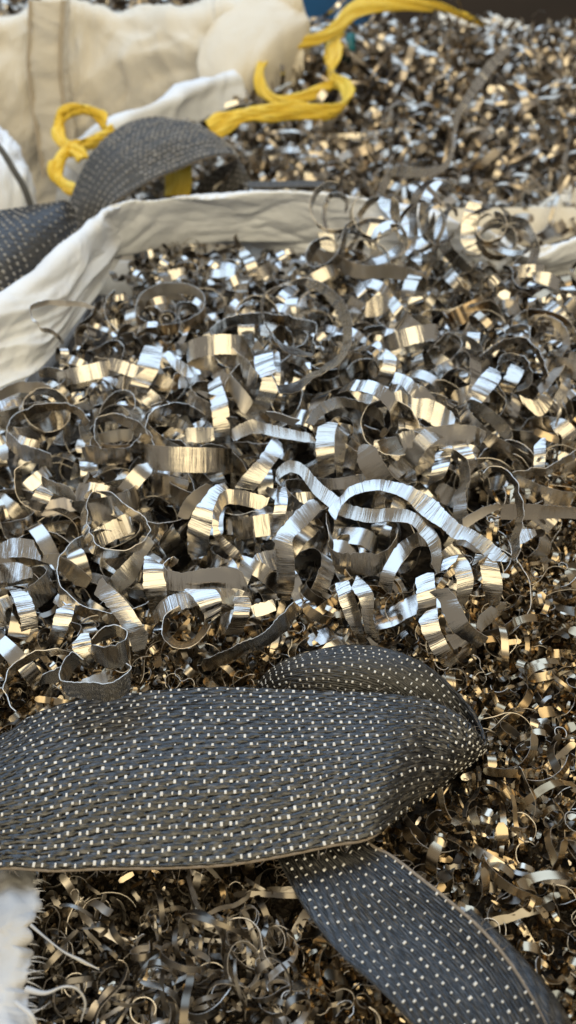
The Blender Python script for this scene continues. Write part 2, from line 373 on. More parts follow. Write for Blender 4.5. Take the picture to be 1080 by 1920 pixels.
RIBD = [M_matte, M_matte, M_edge]; RIBB = [M_brown, M_brown, M_edge]
hero('large thin round loop standing highest at the centre of the ribbon heap', [(590,668,575,655),(545,665,535,648),(515,640,508,622),(497,605,492,592),(494,572,490,560),(506,545,512,540),(540,528,545,535),(580,523,575,537),(620,540,608,554),(648,572,632,587),(661,610,643,618),(655,650,640,655),(634,682,628,670),(590,708,585,698),(555,735,550,716),(530,738,525,722),(515,728,510,704)], 0.030, 1)
hero('squarish upright loop with striped gold front crossing the large round loop', [(592,652,588,668),(587,632,583,650),(596,616,592,636),(588,603,584,622),(560,596,556,617),(524,590,522,612),(490,587,489,607),(460,588,460,608),(427,595,430,612),(403,609,406,630),(395,624,393,650),(407,634,399,664),(424,643,415,679),(444,659,438,695),(466,677,460,720),(486,706,476,732)], 0.026, 1)
hero('tight hooked curl with blue band in front of the squarish loop', [(490,709,520,700),(478,690,512,675),(478,664,516,658),(492,660,524,662),(493,685,527,690),(490,715,525,717),(482,745,512,752),(465,762,490,778),(440,770,460,790)], 0.022, 0)
hero('dull slanting ribbon flap below the squarish loop', [(412,706,416,735),(428,701,430,735),(445,714,442,752),(462,735,452,772),(475,752,463,778)], 0.016, 0.2, mats=RIBD)
hero('ribbon hanging straight down below the squarish loop, gold above and dark below', [(388,720,412,705),(395,757,425,745),(398,790,431,780),(402,830,432,830),(402,880,435,870),(398,908,434,905)], 0.014, 0)
hero('tall bright gold ribbon leaning left of the squarish loop', [(272,645,305,650),(258,682,298,690),(250,702,285,715),(242,730,277,735),(235,760,268,770),(226,778,262,788)], 0.018, -0.4)
hero('pale blue blade shaped scrap right of the tall gold ribbon', [(306,663,312,674),(330,671,330,695),(355,684,350,707),(378,697,375,706)], 0.016, -0.4)
hero('grey curved band across the front of the thin ringed curl on the left', [(153,838,157,860),(167,836,168,867),(194,840,194,871),(222,841,222,871),(243,838,246,864),(258,825,268,850),(264,812,278,834)], 0.014, 0.5)
hero('thin ringed curl with blue right side behind the grey curved band', [(292,840,284,848),(280,813,262,824),(265,798,250,814),(247,785,240,802),(225,776,222,795),(203,777,204,790),(183,784,188,795),(176,803,181,806),(178,825,184,820),(190,842,194,835)], 0.018, 1)
hero('round upright ring circling a bright gold plate, left of centre', [(178,919,190,926),(205,921,212,932),(228,940,222,952),(250,955,240,965),(268,965,262,977),(279,985,274,992),(278,1000,273,1014),(262,1019,258,1034),(240,1030,238,1042),(217,1031,215,1046),(194,1027,190,1044),(176,1012,167,1030),(166,988,155,1003),(163,960,151,975),(163,938,158,950),(172,922,170,937),(188,920,190,934)], 0.026, 1)
hero('bright gold plate inside the round upright ring', [(176,992,190,1026),(188,986,200,1021),(212,974,226,1008),(232,964,245,997),(241,964,252,993),(246,975,251,990)], 0.014, -0.3)
hero('blue grey half ring at the lower left edge against the black strap', [(152,1241,174,1258),(132,1221,152,1243),(115,1250,130,1275),(112,1266,118,1287),(120,1278,128,1304),(144,1283,152,1313),(172,1282,178,1314),(200,1281,202,1313),(222,1272,232,1303),(246,1254,246,1283),(238,1243,240,1262)], 0.020, 0.7)
hero('bright gold tilted panel inside the lower left cluster', [(140,1190,166,1186),(136,1215,172,1207),(150,1238,177,1228),(168,1262,185,1250)], 0.018, 0)
hero('small drum shaped ring with a blue stripe in the lower left cluster', [(172,1192,172,1214),(185,1180,185,1205),(205,1172,208,1195),(228,1174,230,1194),(238,1184,241,1210),(232,1200,240,1238),(211,1210,217,1252),(189,1215,194,1252),(172,1210,178,1244),(164,1195,169,1225)], 0.026, 0.7)
hero('sparkling silver ribbon slanting down right above the drum shaped ring', [(170,1105,188,1082),(186,1122,219,1110),(206,1144,244,1136),(222,1166,261,1161),(239,1192,273,1181),(250,1222,292,1210)], 0.024, -0.3)
hero('flat dull straight ribbon crossing behind the sparkling silver ribbon', [(240,1150,284,1160),(206,1093,229,1117),(230,1060,252,1088),(250,1036,270,1053),(266,1005,293,1010)], 0.018, 0.2, mats=RIBD)
hero('thin wide arc at the lower left edge touching the black strap', [(28,1335,20,1325),(10,1300,14,1285),(11,1280,22,1275),(22,1252,40,1255),(45,1232,60,1240),(80,1217,90,1228),(110,1215,118,1226),(132,1218,138,1230)], 0.012, 1)
hero('short pale tongue left of the blue grey half ring', [(76,1268,74,1286),(95,1258,95,1281),(112,1250,114,1276)], 0.012, 0.4)
hero('wavy gold ribbon in the dark pocket at the left', [(78,1052,86,1028),(105,1067,120,1044),(130,1087,146,1062),(157,1109,174,1085)], 0.006, -0.3, corr=0.0008)
hero('upright gold topped ribbon at far left above the lower left cluster', [(108,1130,142,1133),(103,1150,137,1155),(97,1175,127,1180),(88,1206,112,1214)], 0.006, 0)
hero('gold banded column left of the long horizontal band', [(272,1040,308,1050),(268,1066,307,1065),(271,1102,311,1099),(277,1133,315,1126),(284,1152,321,1143),(298,1176,328,1164)], 0.022, 0)
hero('long horizontal band with a pale blue end above the striped roll', [(340,1052,322,1064),(322,1043,311,1062),(309,1062,312,1100),(325,1071,325,1108),(345,1074,344,1109),(377,1067,375,1104),(404,1065,402,1102),(424,1064,424,1103),(441,1066,446,1104),(457,1074,468,1112)], 0.024, 0.3)
hero('short striped roll under the long horizontal band', [(345,1105,392,1098),(358,1115,404,1106),(372,1133,414,1122),(384,1155,416,1138),(380,1170,410,1152)], 0.016, 0)
hero('thin wire-like ring below the striped roll', [(335,1135,345,1142),(312,1150,325,1155),(304,1170,318,1172),(308,1200,318,1190),(330,1213,335,1202),(355,1211,355,1200),(380,1195,372,1186),(396,1172,385,1166)], 0.010, 1)
hero('long dull flat strip running along the shaded front of the heap', [(372,1236,382,1257),(413,1224,418,1249),(449,1208,456,1231),(496,1186,506,1208),(527,1149,537,1180),(560,1118,566,1146)], 0.006, 0.6, mats=RIBD)
hero('gold then blue upright ribbon right of the striped roll', [(438,1118,476,1118),(438,1140,470,1142),(434,1160,465,1160),(421,1190,452,1194)], 0.014, 0)
hero('brownish short ribbon right of the gold and blue upright ribbon', [(470,1136,470,1160),(490,1130,500,1152),(510,1123,528,1140)], 0.014, 0)
hero('vertical gold ribbon bending into a blue slope at centre', [(592,930,606,952),(562,953,580,980),(535,982,557,1001),(519,1003,549,1016),(516,1035,552,1040),(519,1074,553,1074),(520,1100,552,1100),(511,1120,543,1127)], 0.026, -0.3)
hero('long snaking pale blue ribbon at the centre, left of the straight blue strip', [(516,905,528,914),(520,880,524,898),(540,864,543,886),(562,866,560,890),(580,882,575,908),(598,903,592,930),(628,924,613,948),(650,943,640,967),(690,956,685,981),(740,954,735,978),(775,961,768,982),(806,982,788,1002),(822,1010,803,1024),(829,1036,810,1044),(824,1075,806,1070)], 0.032, -0.33, face=0.25)
hero('long straight blue strip arching right of the snaking ribbon', [(612,960,630,975),(640,930,640,950),(660,911,665,928),(700,899,700,919),(745,904,735,924),(780,917,765,942),(815,937,790,964),(838,961,822,987),(865,984,848,1010),(890,996,875,1014),(925,1017,905,1038),(956,1046,940,1066)], 0.036, -0.33, face=0.25)
hero('upright loop with gold and blue front band under the snaking ribbon', [(612,962,618,975),(613,985,620,1000),(614,1008,622,1024),(620,1030,626,1063),(645,1037,645,1075),(676,1037,676,1077),(706,1037,705,1077),(728,1025,735,1050),(743,1003,745,1020),(748,978,742,995)], 0.020, 0.5)
hero('mottled gold arch right of the upright banded loop', [(806,994,811,1022),(775,1001,780,1027),(745,1024,760,1048),(725,1052,749,1063),(713,1082,739,1087),(705,1110,734,1114)], 0.020, -0.3)
hero('left limb of a hanging pair of ribbons above the folded strap', [(628,1095,650,1080),(636,1130,664,1120),(648,1158,676,1150),(662,1186,682,1186),(676,1212,692,1210)], 0.010, 0.3)
hero('right limb of a hanging pair of ribbons above the folded strap', [(650,1085,672,1078),(659,1105,690,1098),(673,1126,699,1120),(680,1157,701,1162),(688,1208,714,1204)], 0.014, 0.3)
hero('gold striped ribbon slanting down right over the fine turnings', [(806,1110,836,1098),(822,1126,855,1120),(833,1157,868,1142),(849,1183,878,1162),(872,1200,893,1178),(900,1216,916,1193)], 0.024, -0.4)
hero('blue striped curl nearer the heap in the right hand pair', [(828,1072,850,1062),(830,1050,862,1040),(846,1050,877,1050),(854,1080,885,1072),(857,1105,888,1096),(855,1134,880,1128)], 0.030, 0)
hero('blue striped curl at the outer right of the pair beside the fine turnings', [(886,1062,905,1050),(892,1036,922,1036),(899,1058,935,1064),(905,1086,941,1090),(908,1116,941,1118),(908,1142,933,1137)], 0.028, 0)
hero('dark hanging slab ending over the fine turnings beside the strap', [(784,1150,820,1140),(790,1180,824,1175),(801,1202,830,1190),(810,1224,840,1208),(824,1240,850,1224),(834,1258,860,1240)], 0.012, 0)
hero('grey pleated slab left of the dark hanging slab', [(779,1085,812,1070),(782,1120,818,1110),(782,1150,818,1142),(778,1178,812,1172)], 0.020, 0)
hero('flat brown strip poking out right under the blue curls', [(885,1167,902,1185),(919,1137,928,1161),(946,1120,952,1136)], 0.006, 0.3, mats=RIBD)
hero('wide gold band with a blue square end, right of centre', [(790,812,806,822),(756,803,764,826),(744,812,756,842),(787,802,790,838),(816,801,818,836),(847,796,848,834),(886,799,884,834),(912,808,905,842)], 0.024, 0.2)
hero('corrugated gold ribbon above the wide gold band', [(722,745,732,764),(750,731,756,775),(775,746,772,782),(800,747,794,785),(822,755,812,798),(845,771,838,802),(855,785,852,800)], 0.022, -0.3, corr=0.0009)
hero('pointed light blue blade above the corrugated gold ribbon', [(737,696,736,720),(762,705,753,724),(782,722,768,741),(794,749,787,753)], 0.026, -0.35)
hero('rolled ribbon with a blue lip and dull inside, right of centre', [(783,702,788,727),(803,697,808,726),(828,680,840,708),(850,668,858,690),(866,645,872,668),(860,632,850,655),(838,624,818,645),(815,648,798,668)], 0.020, 0.3)
hero('short blue and gold slab inside the thin right hand ring', [(958,681,985,692),(944,711,972,719),(933,731,958,737)], 0.014, -0.4)
hero('thin ring around the short blue and gold slab at right', [(935,680,942,690),(942,668,946,680),(965,661,968,673),(986,674,980,685),(998,700,988,704),(994,722,984,716),(970,734,968,724)], 0.018, 1)
hero('wiry outer arc above the thin right hand ring', [(900,668,905,680),(930,645,935,655),(958,634,960,644),(980,632,980,643),(1002,648,997,656),(1017,672,1009,676),(1027,698,1018,700),(1023,720,1014,718)], 0.018, 1)
hero('large brown tarnished arc at the far right', [(985,600,990,612),(1010,590,1012,603),(1040,596,1035,610),(1062,617,1052,629),(1070,650,1056,653),(1063,680,1048,679),(1041,712,1028,702),(1014,740,1004,730)], 0.014, 1, mats=RIBB)
hero('crumpled gold ribbon left of the short blue and gold slab', [(918,688,946,700),(892,715,925,730),(874,748,899,760),(852,772,868,790)], 0.014, -0.3)
hero('rolled end with a pale blue top at the right edge of the heap', [(974,742,984,768),(1003,752,1017,779),(1019,739,1041,750),(1051,764,1044,780),(1053,788,1040,802)], 0.016, 0)
hero('long dull snaking ribbon lying in front of the back rim', [(566,476,572,486),(590,467,604,494),(621,473,632,503),(651,487,657,519),(684,496,684,523),(734,495,734,522),(770,503,770,530),(806,515,801,539)], 0.030, 0.5, wid=0.018, mats=RIBD)
hero('big upright dark loop rising over the back rim at right', [(858,540,866,560),(880,556,882,576),(913,559,914,580),(942,556,945,574),(951,545,946,560),(941,529,930,541),(919,515,905,526),(891,504,880,515),(869,486,855,501),(851,464,830,478),(839,440,814,446),(838,410,820,412),(848,392,832,396),(864,390,846,388)], 0.05, 0.3, wid=0.02, dep=[0.72,0.71,0.71,0.72,0.73,0.74,0.75,0.76,0.76,0.75,0.75,0.76,0.77,0.78])
hero('gold topped curl standing beside the big dark loop on the back rim', [(890,372,905,380),(876,381,903,386),(868,405,900,411),(864,430,894,433),(862,450,901,446),(875,470,906,462),(886,481,908,471)], 0.05, 0, wid=0.02, dep=0.79)
hero('open loop with a blue corner hanging over the back rim at far right', [(925,398,930,416),(945,402,948,421),(970,406,968,429),(990,415,985,432),(1005,438,994,443),(1012,465,995,466),(1007,490,989,489),(995,515,982,506),(975,528,962,520),(950,545,942,530)], 0.05, 0.6, wid=0.018, dep=0.78)
hero('long twisted ribbon standing up from the front bag across the back bag', [(968,82,961,92),(945,92,950,104),(915,115,928,130),(890,150,903,163),(868,185,880,193),(853,215,862,222),(848,250,856,252),(844,280,852,284),(830,307,836,318),(800,315,800,331),(770,311,768,333),(742,312,737,331),(721,330,731,346),(710,358,720,368),(711,385,741,378),(728,406,759,401),(750,432,776,421),(770,456,796,441),(790,481,808,470)], 0.05, 0.2, wid=0.015, dep=[1.05,1.04,1.02,1.0,0.98,0.97,0.96,0.95,0.94,0.92,0.90,0.88,0.86,0.85,0.84,0.83,0.82,0.81,0.80])
hero('bright flat scrap seen inside the large thin loop', [(498,581,520,591),(520,555,541,570),(546,528,562,542)], 0.012, -0.4)
hero('gold faced block-like ribbon standing at dead centre', [(604,790,634,794),(594,806,629,807),(592,835,627,832),(594,860,627,854),(597,897,626,892)], 0.024, 0)
hero('dark folded flap behind the gold faced block at centre', [(630,800,652,812),(628,830,650,836),(627,860,646,864),(630,892,642,898)], 0.018, 0.5, mats=RIBD)
hero('horizontal pale blue ribbon running left from the gold faced block', [(428,809,437,828),(452,795,458,819),(471,787,482,811),(496,793,500,816),(520,799,522,821),(545,806,547,825),(570,810,570,829),(594,812,593,832)], 0.022, -0.3, face=0.2)
hero('dull strip above the horizontal pale blue ribbon', [(500,770,499,784),(530,777,530,792),(562,788,560,803)], 0.020, 0.6, mats=RIBD)
hero('stepped gold and blue ribbon slanting below the horizontal pale blue ribbon', [(512,820,540,838),(499,838,527,854),(482,863,505,882),(454,893,490,904),(440,914,474,922)], 0.018, -0.3)
hero('small gold horizontal panel beside the hanging ribbon', [(343,805,350,829),(362,802,364,829),(385,802,386,829),(405,803,402,825)], 0.014, 0)
hero('tall arching gold ribbon with dark foot at left of centre', [(420,905,436,925),(400,912,420,926),(382,930,406,940),(365,955,400,967),(354,982,394,999),(352,1007,390,1024),(352,1040,386,1054)], 0.024, -0.2)
hero('dull arch behind the tall arching gold ribbon', [(331,967,352,976),(352,932,369,948),(377,912,384,930),(400,902,406,918)], 0.018, 0.2, mats=RIBD)
hero('hooked ribbon with gold crown and blue tail beside the tall arching ribbon', [(504,931,495,957),(482,925,480,955),(454,919,452,948),(428,917,430,945),(411,930,420,951),(401,950,413,966),(398,975,410,981),(400,1004,413,999),(415,1027,429,1017),(436,1048,449,1035),(448,1068,462,1062)], 0.028, 0)
hero('narrow upright sky blue plate at centre', [(520,912,541,916),(513,954,538,954),(507,1012,528,1006)], 0.024, 0)
hero('thin edge-on hook dropping beside the right hand fine turnings', [(900,892,908,900),(915,879,920,889),(936,876,938,887),(955,885,950,896),(968,905,961,912),(979,935,967,936),(982,965,969,966),(977,1000,962,1001),(973,1030,958,1035),(968,1054,958,1056)], 0.030, 0.8)
hero('long dark strip reaching to the right edge above the thin hook', [(960,884,968,898),(1002,878,1003,893),(1044,867,1048,880),(1060,856,1066,868),(1090,840,1092,855)], 0.022, 0.8, mats=RIBD)
hero('bright horizontal ribbon reaching the right edge below the dark strip', [(940,946,938,974),(985,944,983,974),(1030,948,1026,972),(1060,950,1060,972),(1100,952,1100,975)], 0.012, 0.2)
hero('pale grey upright plate behind the long dark strip', [(1001,825,1023,822),(1001,860,1023,858),(1002,888,1022,888),(1008,930,1025,928)], 0.012, 0.2)
hero('gold left leg under the wide gold band', [(820,838,848,836),(810,879,842,871),(801,909,825,909)], 0.016, 0)
hero('gold right leg under the wide gold band', [(850,838,881,831),(860,863,889,857),(874,895,896,882)], 0.016, 0)
hero('dull pointed tongue right of the straight blue strip', [(863,974,872,992),(905,951,911,966),(943,944,945,953)], 0.018, 0.2, mats=RIBD)
hero('dull flat strip at left above the round upright ring', [(78,892,80,912),(111,906,111,929),(142,917,142,941)], 0.014, 0.3, mats=RIBD)
hero('gold and blue short roll at far left', [(72,910,103,922),(60,930,92,942),(50,955,80,962)], 0.014, 0)
hero('large thin ring with dull front at the upper left of the heap', [(97,850,100,878),(70,843,72,871),(40,832,42,862),(20,812,18,838),(16,795,16,812),(28,778,32,795),(55,765,58,782),(85,757,86,773),(125,757,124,771),(155,770,150,785),(168,790,160,802)], 0.018, 0.7)
hero('long dull strip leaving the left edge below the white rim', [(-20,742,-20,760),(0,731,0,752),(36,716,36,737),(80,718,80,738),(100,730,98,745)], 0.014, 0.3, mats=RIBD)
hero('thin dark wavy ribbon lying on the white rim at left', [(180,575,176,583),(155,566,156,576),(139,564,140,574),(111,563,112,574),(92,561,93,571),(70,567,70,577),(57,573,60,580),(57,590,60,590),(62,605,62,600),(75,613,76,619),(95,616,95,625),(112,629,108,635),(121,643,116,647)], 0.032, 0.4, wid=0.006, mats=RIBD)
hero('dull pleat below the long snaking ribbon near the back rim', [(662,540,676,524),(672,560,688,545),(680,586,695,566)], 0.012, 0.2, mats=RIBD)
hero('dull folded leaf above the pointed light blue blade', [(726,567,738,555),(741,597,757,577),(759,625,768,598)], 0.016, 0.2, mats=RIBD)
hero('silver and gold step between the dull pleat and the folded leaf', [(685,570,686,594),(705,555,712,592),(735,556,734,575)], 0.014, -0.3)
hero('small gold corrugated plate right of the folded leaf', [(764,560,790,545),(766,575,794,565),(768,588,797,583)], 0.012, 0)
hero('low arch spanning the hollow left of the corrugated gold ribbon', [(572,792,582,806),(590,765,602,781),(630,744,640,763),(670,750,672,769),(705,762,698,779),(729,792,718,800)], 0.020, 0.2)
hero('gold stepped ribbon above the low arch', [(722,655,745,658),(715,690,741,695),(700,714,731,723),(688,736,713,740)], 0.018, 0)
hero('thin curled loop against the white cloth of the back rim', [(610,440,620,448),(604,410,612,412),(606,380,614,386),(618,363,622,372),(640,362,640,373),(655,375,648,383),(650,400,642,400)], 0.03, 0.6, wid=0.010, dep=0.80)
hero('small gold curl at the left end of the dull snaking ribbon', [(596,436,624,436),(600,452,628,455),(604,470,626,472)], 0.03, 0, wid=0.018, dep=0.76)
hero('folded ribbon with blue corner below the long twisted ribbon', [(700,402,722,408),(690,430,715,436),(680,462,704,468)], 0.03, 0, wid=0.015, dep=0.78)
N_HERO = 88

# ------------------------------------------------------------------ half-buried ribbons between them, then the mass below
def place(A, B, x, y, z): d = np.array([x, y, z]); return A+d, B+d
def ribbon_zone(x, y):
    if y < y_front(x)+0.015 or y > 0.86: return 0
    lim = -0.27 + 0.125*sstep(0.46, 0.57, y) + 0.02*sstep(0.6, 0.85, y)
    return 1 if x >= lim else 0
def zone_words(c):
    px, py, d = project(c)
    if py > 1130: return 'at the shaded foot of the heap above the black strap'
    if py < 620: return 'below the back rim of the front bag'
    if px < 260: return 'at the left side of the heap'
    if px > 800: return 'at the right side of the heap'
    return 'in the middle of the heap'
def add_filler(A, B, kind):
    tear(A, B, 0.0015); add_ribbon('ribbon_turning', A, B, kind + ' ' + zone_words((A+B).mean(0)/2), mats=RIBM if random.random() < 0.93 else RIBB)
k = 0
while k < 52:                       # thin loops lying on top
    x = random.uniform(-0.24, 0.30); y = random.uniform(0.30, 0.80)
    if not ribbon_zone(x, y) or not in_frame((x, y, 0), -10): continue
    r = random.uniform(0.014, 0.030); A, B = curl(random.uniform(0.007, 0.015), r*random.uniform(4, 8.5), r, 110, flips=0.05, twist=2.5, wob=0.25, up=0.4)
    A, B = place(A, B, x, y, heap(x, y) + random.uniform(-0.004, 0.012)); add_filler(A, B, 'thin open steel loop lying'); k += 1
for k in range(20):                  # large open loops standing up in front of the back rim
    px, py = random.choice(((600, 470), (650, 440), (690, 420), (740, 440), (790, 420), (830, 440), (860, 420), (900, 430), (950, 450), (990, 470), (780, 500), (870, 520), (930, 520), (680, 500)))
    c = PD(px + random.uniform(-25, 25), py + random.uniform(-25, 20), random.uniform(0.72, 0.79)); r = random.uniform(0.014, 0.026)
    A, B = curl(random.uniform(0.007, 0.013), r*random.uniform(4.0, 8.0), r, 110, flips=0.12, twist=5, wob=0.3, axis=unit(np.array([random.gauss(0, 0.5), -1.0, random.gauss(0.5, 0.4)])))
    A, B = A+c, B+c; tear(A, B, 0.0015)
    add_ribbon('ribbon_turning', A, B, 'large open curl standing in front of the back rim ' + ('right of the long twisted ribbon' if c[0] > 0.13 else 'left of the long twisted ribbon'))
k = 0
while k < 140:
    x = random.uniform(-0.26, 0.30); y = random.uniform(0.24, 0.80)
    if not ribbon_zone(x, y) or not in_frame((x, y, 0), 20): continue
    A, B = curl(random.uniform(0.0085, 0.0135), random.uniform(0.08, 0.20), random.uniform(0.010, 0.022), 120, flips=0.2, twist=6)
    A, B = place(A, B, x, y, heap(x, y) - 0.011 + random.uniform(-0.012, 0.008)); add_filler(A, B, 'half-buried steel ribbon curl'); k += 1
parts = []
while len(parts) < 820:
    x = random.uniform(-0.24, 0.36); y = random.uniform(0.24, 0.86)
    if not ribbon_zone(x, y): continue
    A, B = curl(random.uniform(0.008, 0.013), random.uniform(0.05, 0.15), random.uniform(0.009, 0.020), 36, flips=0.25, twist=7)
    A, B = place(A, B, x, y, heap(x, y) - random.uniform(0.012, 0.046)); parts.append(strip_arrays(A, B, 0.00035, next_u()))
link('ribbon_turnings_mass', mesh_np('ribbon_turnings_mass', *join_arrays(parts)), None, RIBM, kind='stuff', label='deep tangle of steel ribbons under the top ones in the front bag', category='metal ribbons')

# ------------------------------------------------------------------ medium curls round the rim of the front bag
MEDG = 'small bright curls round the ribbon heap'
def med_zone(x, y):
    if not (0.42 < y < 0.87) or x < -0.188 + 0.030*sstep(0.55, 0.86, y) or x > 0.60: return 0
    return max(sstep(0.06, 0.13, -x)*sstep(0.48, 0.62, y), 0.8*sstep(0.70, 0.80, y), sstep(0.13, 0.2, x)*sstep(0.5, 0.6, y), sstep(0.17, 0.22, x))
ind = 0; parts = []
cand = []
while len(cand) < 1250:
    x = random.uniform(-0.24, 0.58); y = random.uniform(0.42, 0.875)
    if random.random() > med_zone(x, y): continue
    cand.append((x, y, random.random()))
for x, y, t in cand:
    A, B = curl(random.uniform(0.004, 0.009), random.uniform(0.03, 0.075), random.uniform(0.005, 0.012), 30, flips=0.2, twist=14)
    top = t > 0.72 and in_frame((x, y, 0), -10) and ind < 200
    A, B = place(A, B, x, y, heap(x, y) + (random.uniform(0.0, 0.014) if top else -random.uniform(0.0, 0.03)))
    if top:
        ind += 1; add_ribbon('small_curl', A, B, 'small bright metal curl ' + ('at the right of the heap near the rim' if x > 0.1 else 'between the white left rim and the heap' if x < -0.06 else 'under the middle of the back rim'), 'metal curl', MEDG, [M_shiny, M_dullshade, M_edge], 0.0003)
    else: parts.append(strip_arrays(A, B, 0.0003, next_u()) if in_frame((x, y, 0), 40) else sheet_arrays(A, B, next_u()))
link('small_curls_mass', mesh_np('small_curls_mass', *join_arrays(parts)), None, [M_shiny, M_dullshade, M_edge], kind='stuff', label='packed small bright curls under the rim of the front bag', category='metal curls')

# ------------------------------------------------------------------ fine turnings: lower right, lower left, under the strap
STRAP_AREA = [[(-60,1380),(60,1335),(260,1295),(520,1285),(640,1205),(740,1215),(860,1290),(915,1395),(700,1585),(300,1635),(-60,1650)], [(500,1560),(700,1560),(860,1690),(960,1790),(1060,1920),(1080,1960),(800,1960),(600,1750)]]
def under_strap(x, y):
    px, py, _ = project((x, y, -0.012))
    for poly in STRAP_AREA:
        c = False; j = len(poly)-1
        for i in range(len(poly)):
            (xi, yi), (xj, yj) = poly[i], poly[j]
            if (yi > py) != (yj > py) and px < (xj-xi)*(py-yi)/(yj-yi)+xi: c = not c
            j = i
        if c: return True
    return False
FING = 'fine turnings at the near side of the front bag'
cand = []
while len(cand) < 8600:
    x = random.uniform(-0.22, 0.44); y = random.uniform(0.04, 0.60)
    if y > y_front(x)+0.05 or not in_frame((x, y, -0.03), 600): continue
    if not in_frame((x, y, -0.03), 60) and random.random() < 0.35: continue
    cand.append((x, y, random.random()))
inds, rest = [], []
for x, y, t in cand:
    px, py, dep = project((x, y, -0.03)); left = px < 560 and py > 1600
    r = random.random()
    if left:
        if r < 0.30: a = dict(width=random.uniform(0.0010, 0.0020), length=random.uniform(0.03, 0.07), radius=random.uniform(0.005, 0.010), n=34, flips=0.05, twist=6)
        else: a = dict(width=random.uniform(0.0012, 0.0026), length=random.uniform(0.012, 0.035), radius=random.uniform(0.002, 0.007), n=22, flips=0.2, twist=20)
    else:
        if r < 0.35: a = dict(width=random.uniform(0.0022, 0.0036), length=random.uniform(0.020, 0.040), radius=random.uniform(0.005, 0.011), n=26, flips=0.6, twist=25)
        else: a = dict(width=random.uniform(0.0017, 0.0034), length=random.uniform(0.010, 0.028), radius=random.uniform(0.002, 0.005), n=20, flips=0.15, twist=25)
    k_ = random.choice((0.65, 0.9, 1.1, 1.2, 1.5)); a['width'] *= k_; a['length'] *= k_ if random.random() < 0.93 else 1.6; a['radius'] *= k_
    A, B = curl(**a, ragged=0.0001, corr=0.00006)
    lv = (heap(x, y) if y > y_front(x) else bed(x, y)) + 0.007*noise.noise(Vector((x*45, y*45, 2)))
    z = lv + (random.uniform(0.0, 0.006) if t > 0.75 else -random.uniform(0.0, 0.016))
    if under_strap(x, y): z -= 0.012
    A, B = place(A, B, x, y, z)
    (inds if t > 0.75 and in_frame((x, y, z), -15) else rest).append((a['width']*a['length']/dep**2, A, B, left))
inds.sort(key=lambda q: -q[0]); rest += inds[300:]; inds = inds[:300]
FM = [M_fine, M_dullshade, M_edge]; FML = [M_dullshade, M_dullshade, M_edge]
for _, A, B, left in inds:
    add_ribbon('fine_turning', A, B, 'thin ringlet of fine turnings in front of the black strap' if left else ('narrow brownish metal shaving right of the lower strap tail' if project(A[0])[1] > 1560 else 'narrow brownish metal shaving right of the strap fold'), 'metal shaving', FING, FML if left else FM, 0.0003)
crumbs = []
while len(crumbs) < 2600:           # broken chips and needles in between
    x = random.uniform(-0.20, 0.26); y = random.uniform(0.055, 0.45)
    if y > y_front(x)+0.03 or not in_frame((x, y, -0.03), 30): continue
    A, B = curl(random.uniform(0.0006, 0.0022), random.uniform(0.002, 0.008), random.uniform(0.002, 0.012), 6, ragged=0.0001, corr=0)
    A, B = place(A, B, x, y, (heap(x, y) if y > y_front(x) else bed(x, y)) + random.uniform(-0.006, 0.004)); crumbs.append(sheet_arrays(A, B, next_u()))
link('broken_chips', mesh_np('broken_chips', *join_arrays(crumbs)), None, FM, kind='stuff', label='tiny broken chips and needles between the fine turnings', category='metal shavings')
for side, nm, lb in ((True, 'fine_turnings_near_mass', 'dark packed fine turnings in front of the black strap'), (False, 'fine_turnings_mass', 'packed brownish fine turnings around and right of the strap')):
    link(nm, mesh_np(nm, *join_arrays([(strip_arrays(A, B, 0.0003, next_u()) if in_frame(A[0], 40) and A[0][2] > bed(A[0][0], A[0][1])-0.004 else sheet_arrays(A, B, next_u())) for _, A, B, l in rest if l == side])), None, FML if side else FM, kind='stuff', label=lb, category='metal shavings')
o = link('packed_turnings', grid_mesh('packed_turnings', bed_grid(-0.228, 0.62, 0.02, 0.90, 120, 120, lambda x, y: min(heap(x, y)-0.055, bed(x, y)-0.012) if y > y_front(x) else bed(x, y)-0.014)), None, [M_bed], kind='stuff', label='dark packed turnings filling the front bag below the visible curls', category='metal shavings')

# ------------------------------------------------------------------ back bag turnings
for k in range(16):                 # long loose strands on the back heap
    x = random.uniform(-0.1, 0.5); y = random.uniform(1.15, 1.85); A, B = curl(random.uniform(0.006, 0.012), random.uniform(0.12, 0.24), random.uniform(0.03, 0.07), 80, flips=0.5, twist=8)
    A, B = place(A, B, x, y, back_level(x, y)+random.uniform(0.012, 0.035))
    add_ribbon('loose_strand', A, B, 'long loose metal strand on the coarse curls ' + ('near the yellow sling' if project(A[0])[0] < 680 else 'at the far right' if project(A[0])[0] > 900 else 'in the middle of the back bag'), 'metal strand', 'long strands on the back right bag')
BKG = 'blurred coarse curls in the back right bag'
inds, rest = [], []
for k in range(4800):
    x = random.uniform(-0.28, 0.80); y = random.uniform(1.02, 2.02)
    if x < -0.22 + 0.10*sstep(1.1, 1.5, y) + 0.17*sstep(1.45, 1.65, y): continue
    if not in_frame((x, y, back_level(x, y)), 500): continue
    t = random.random()
    A, B = curl(*random.choice(((0.006, 0.06, 0.011), (0.009, 0.09, 0.015), (0.012, 0.11, 0.020), (0.005, 0.15, 0.025))), 34, flips=0.25, twist=12, corr=0.0002)
    z = back_level(x, y) + (random.uniform(0.0, 0.014) if t > 0.7 else -random.uniform(0.0, 0.025))
    A, B = place(A, B, x, y, z)
    if t > 0.7 and in_frame((x, y, z), -10): inds.append((y, A, B))
    else: rest.append((y, A, B))
inds.sort(key=lambda q: q[0]); rest += inds[300:]; inds = inds[:300]
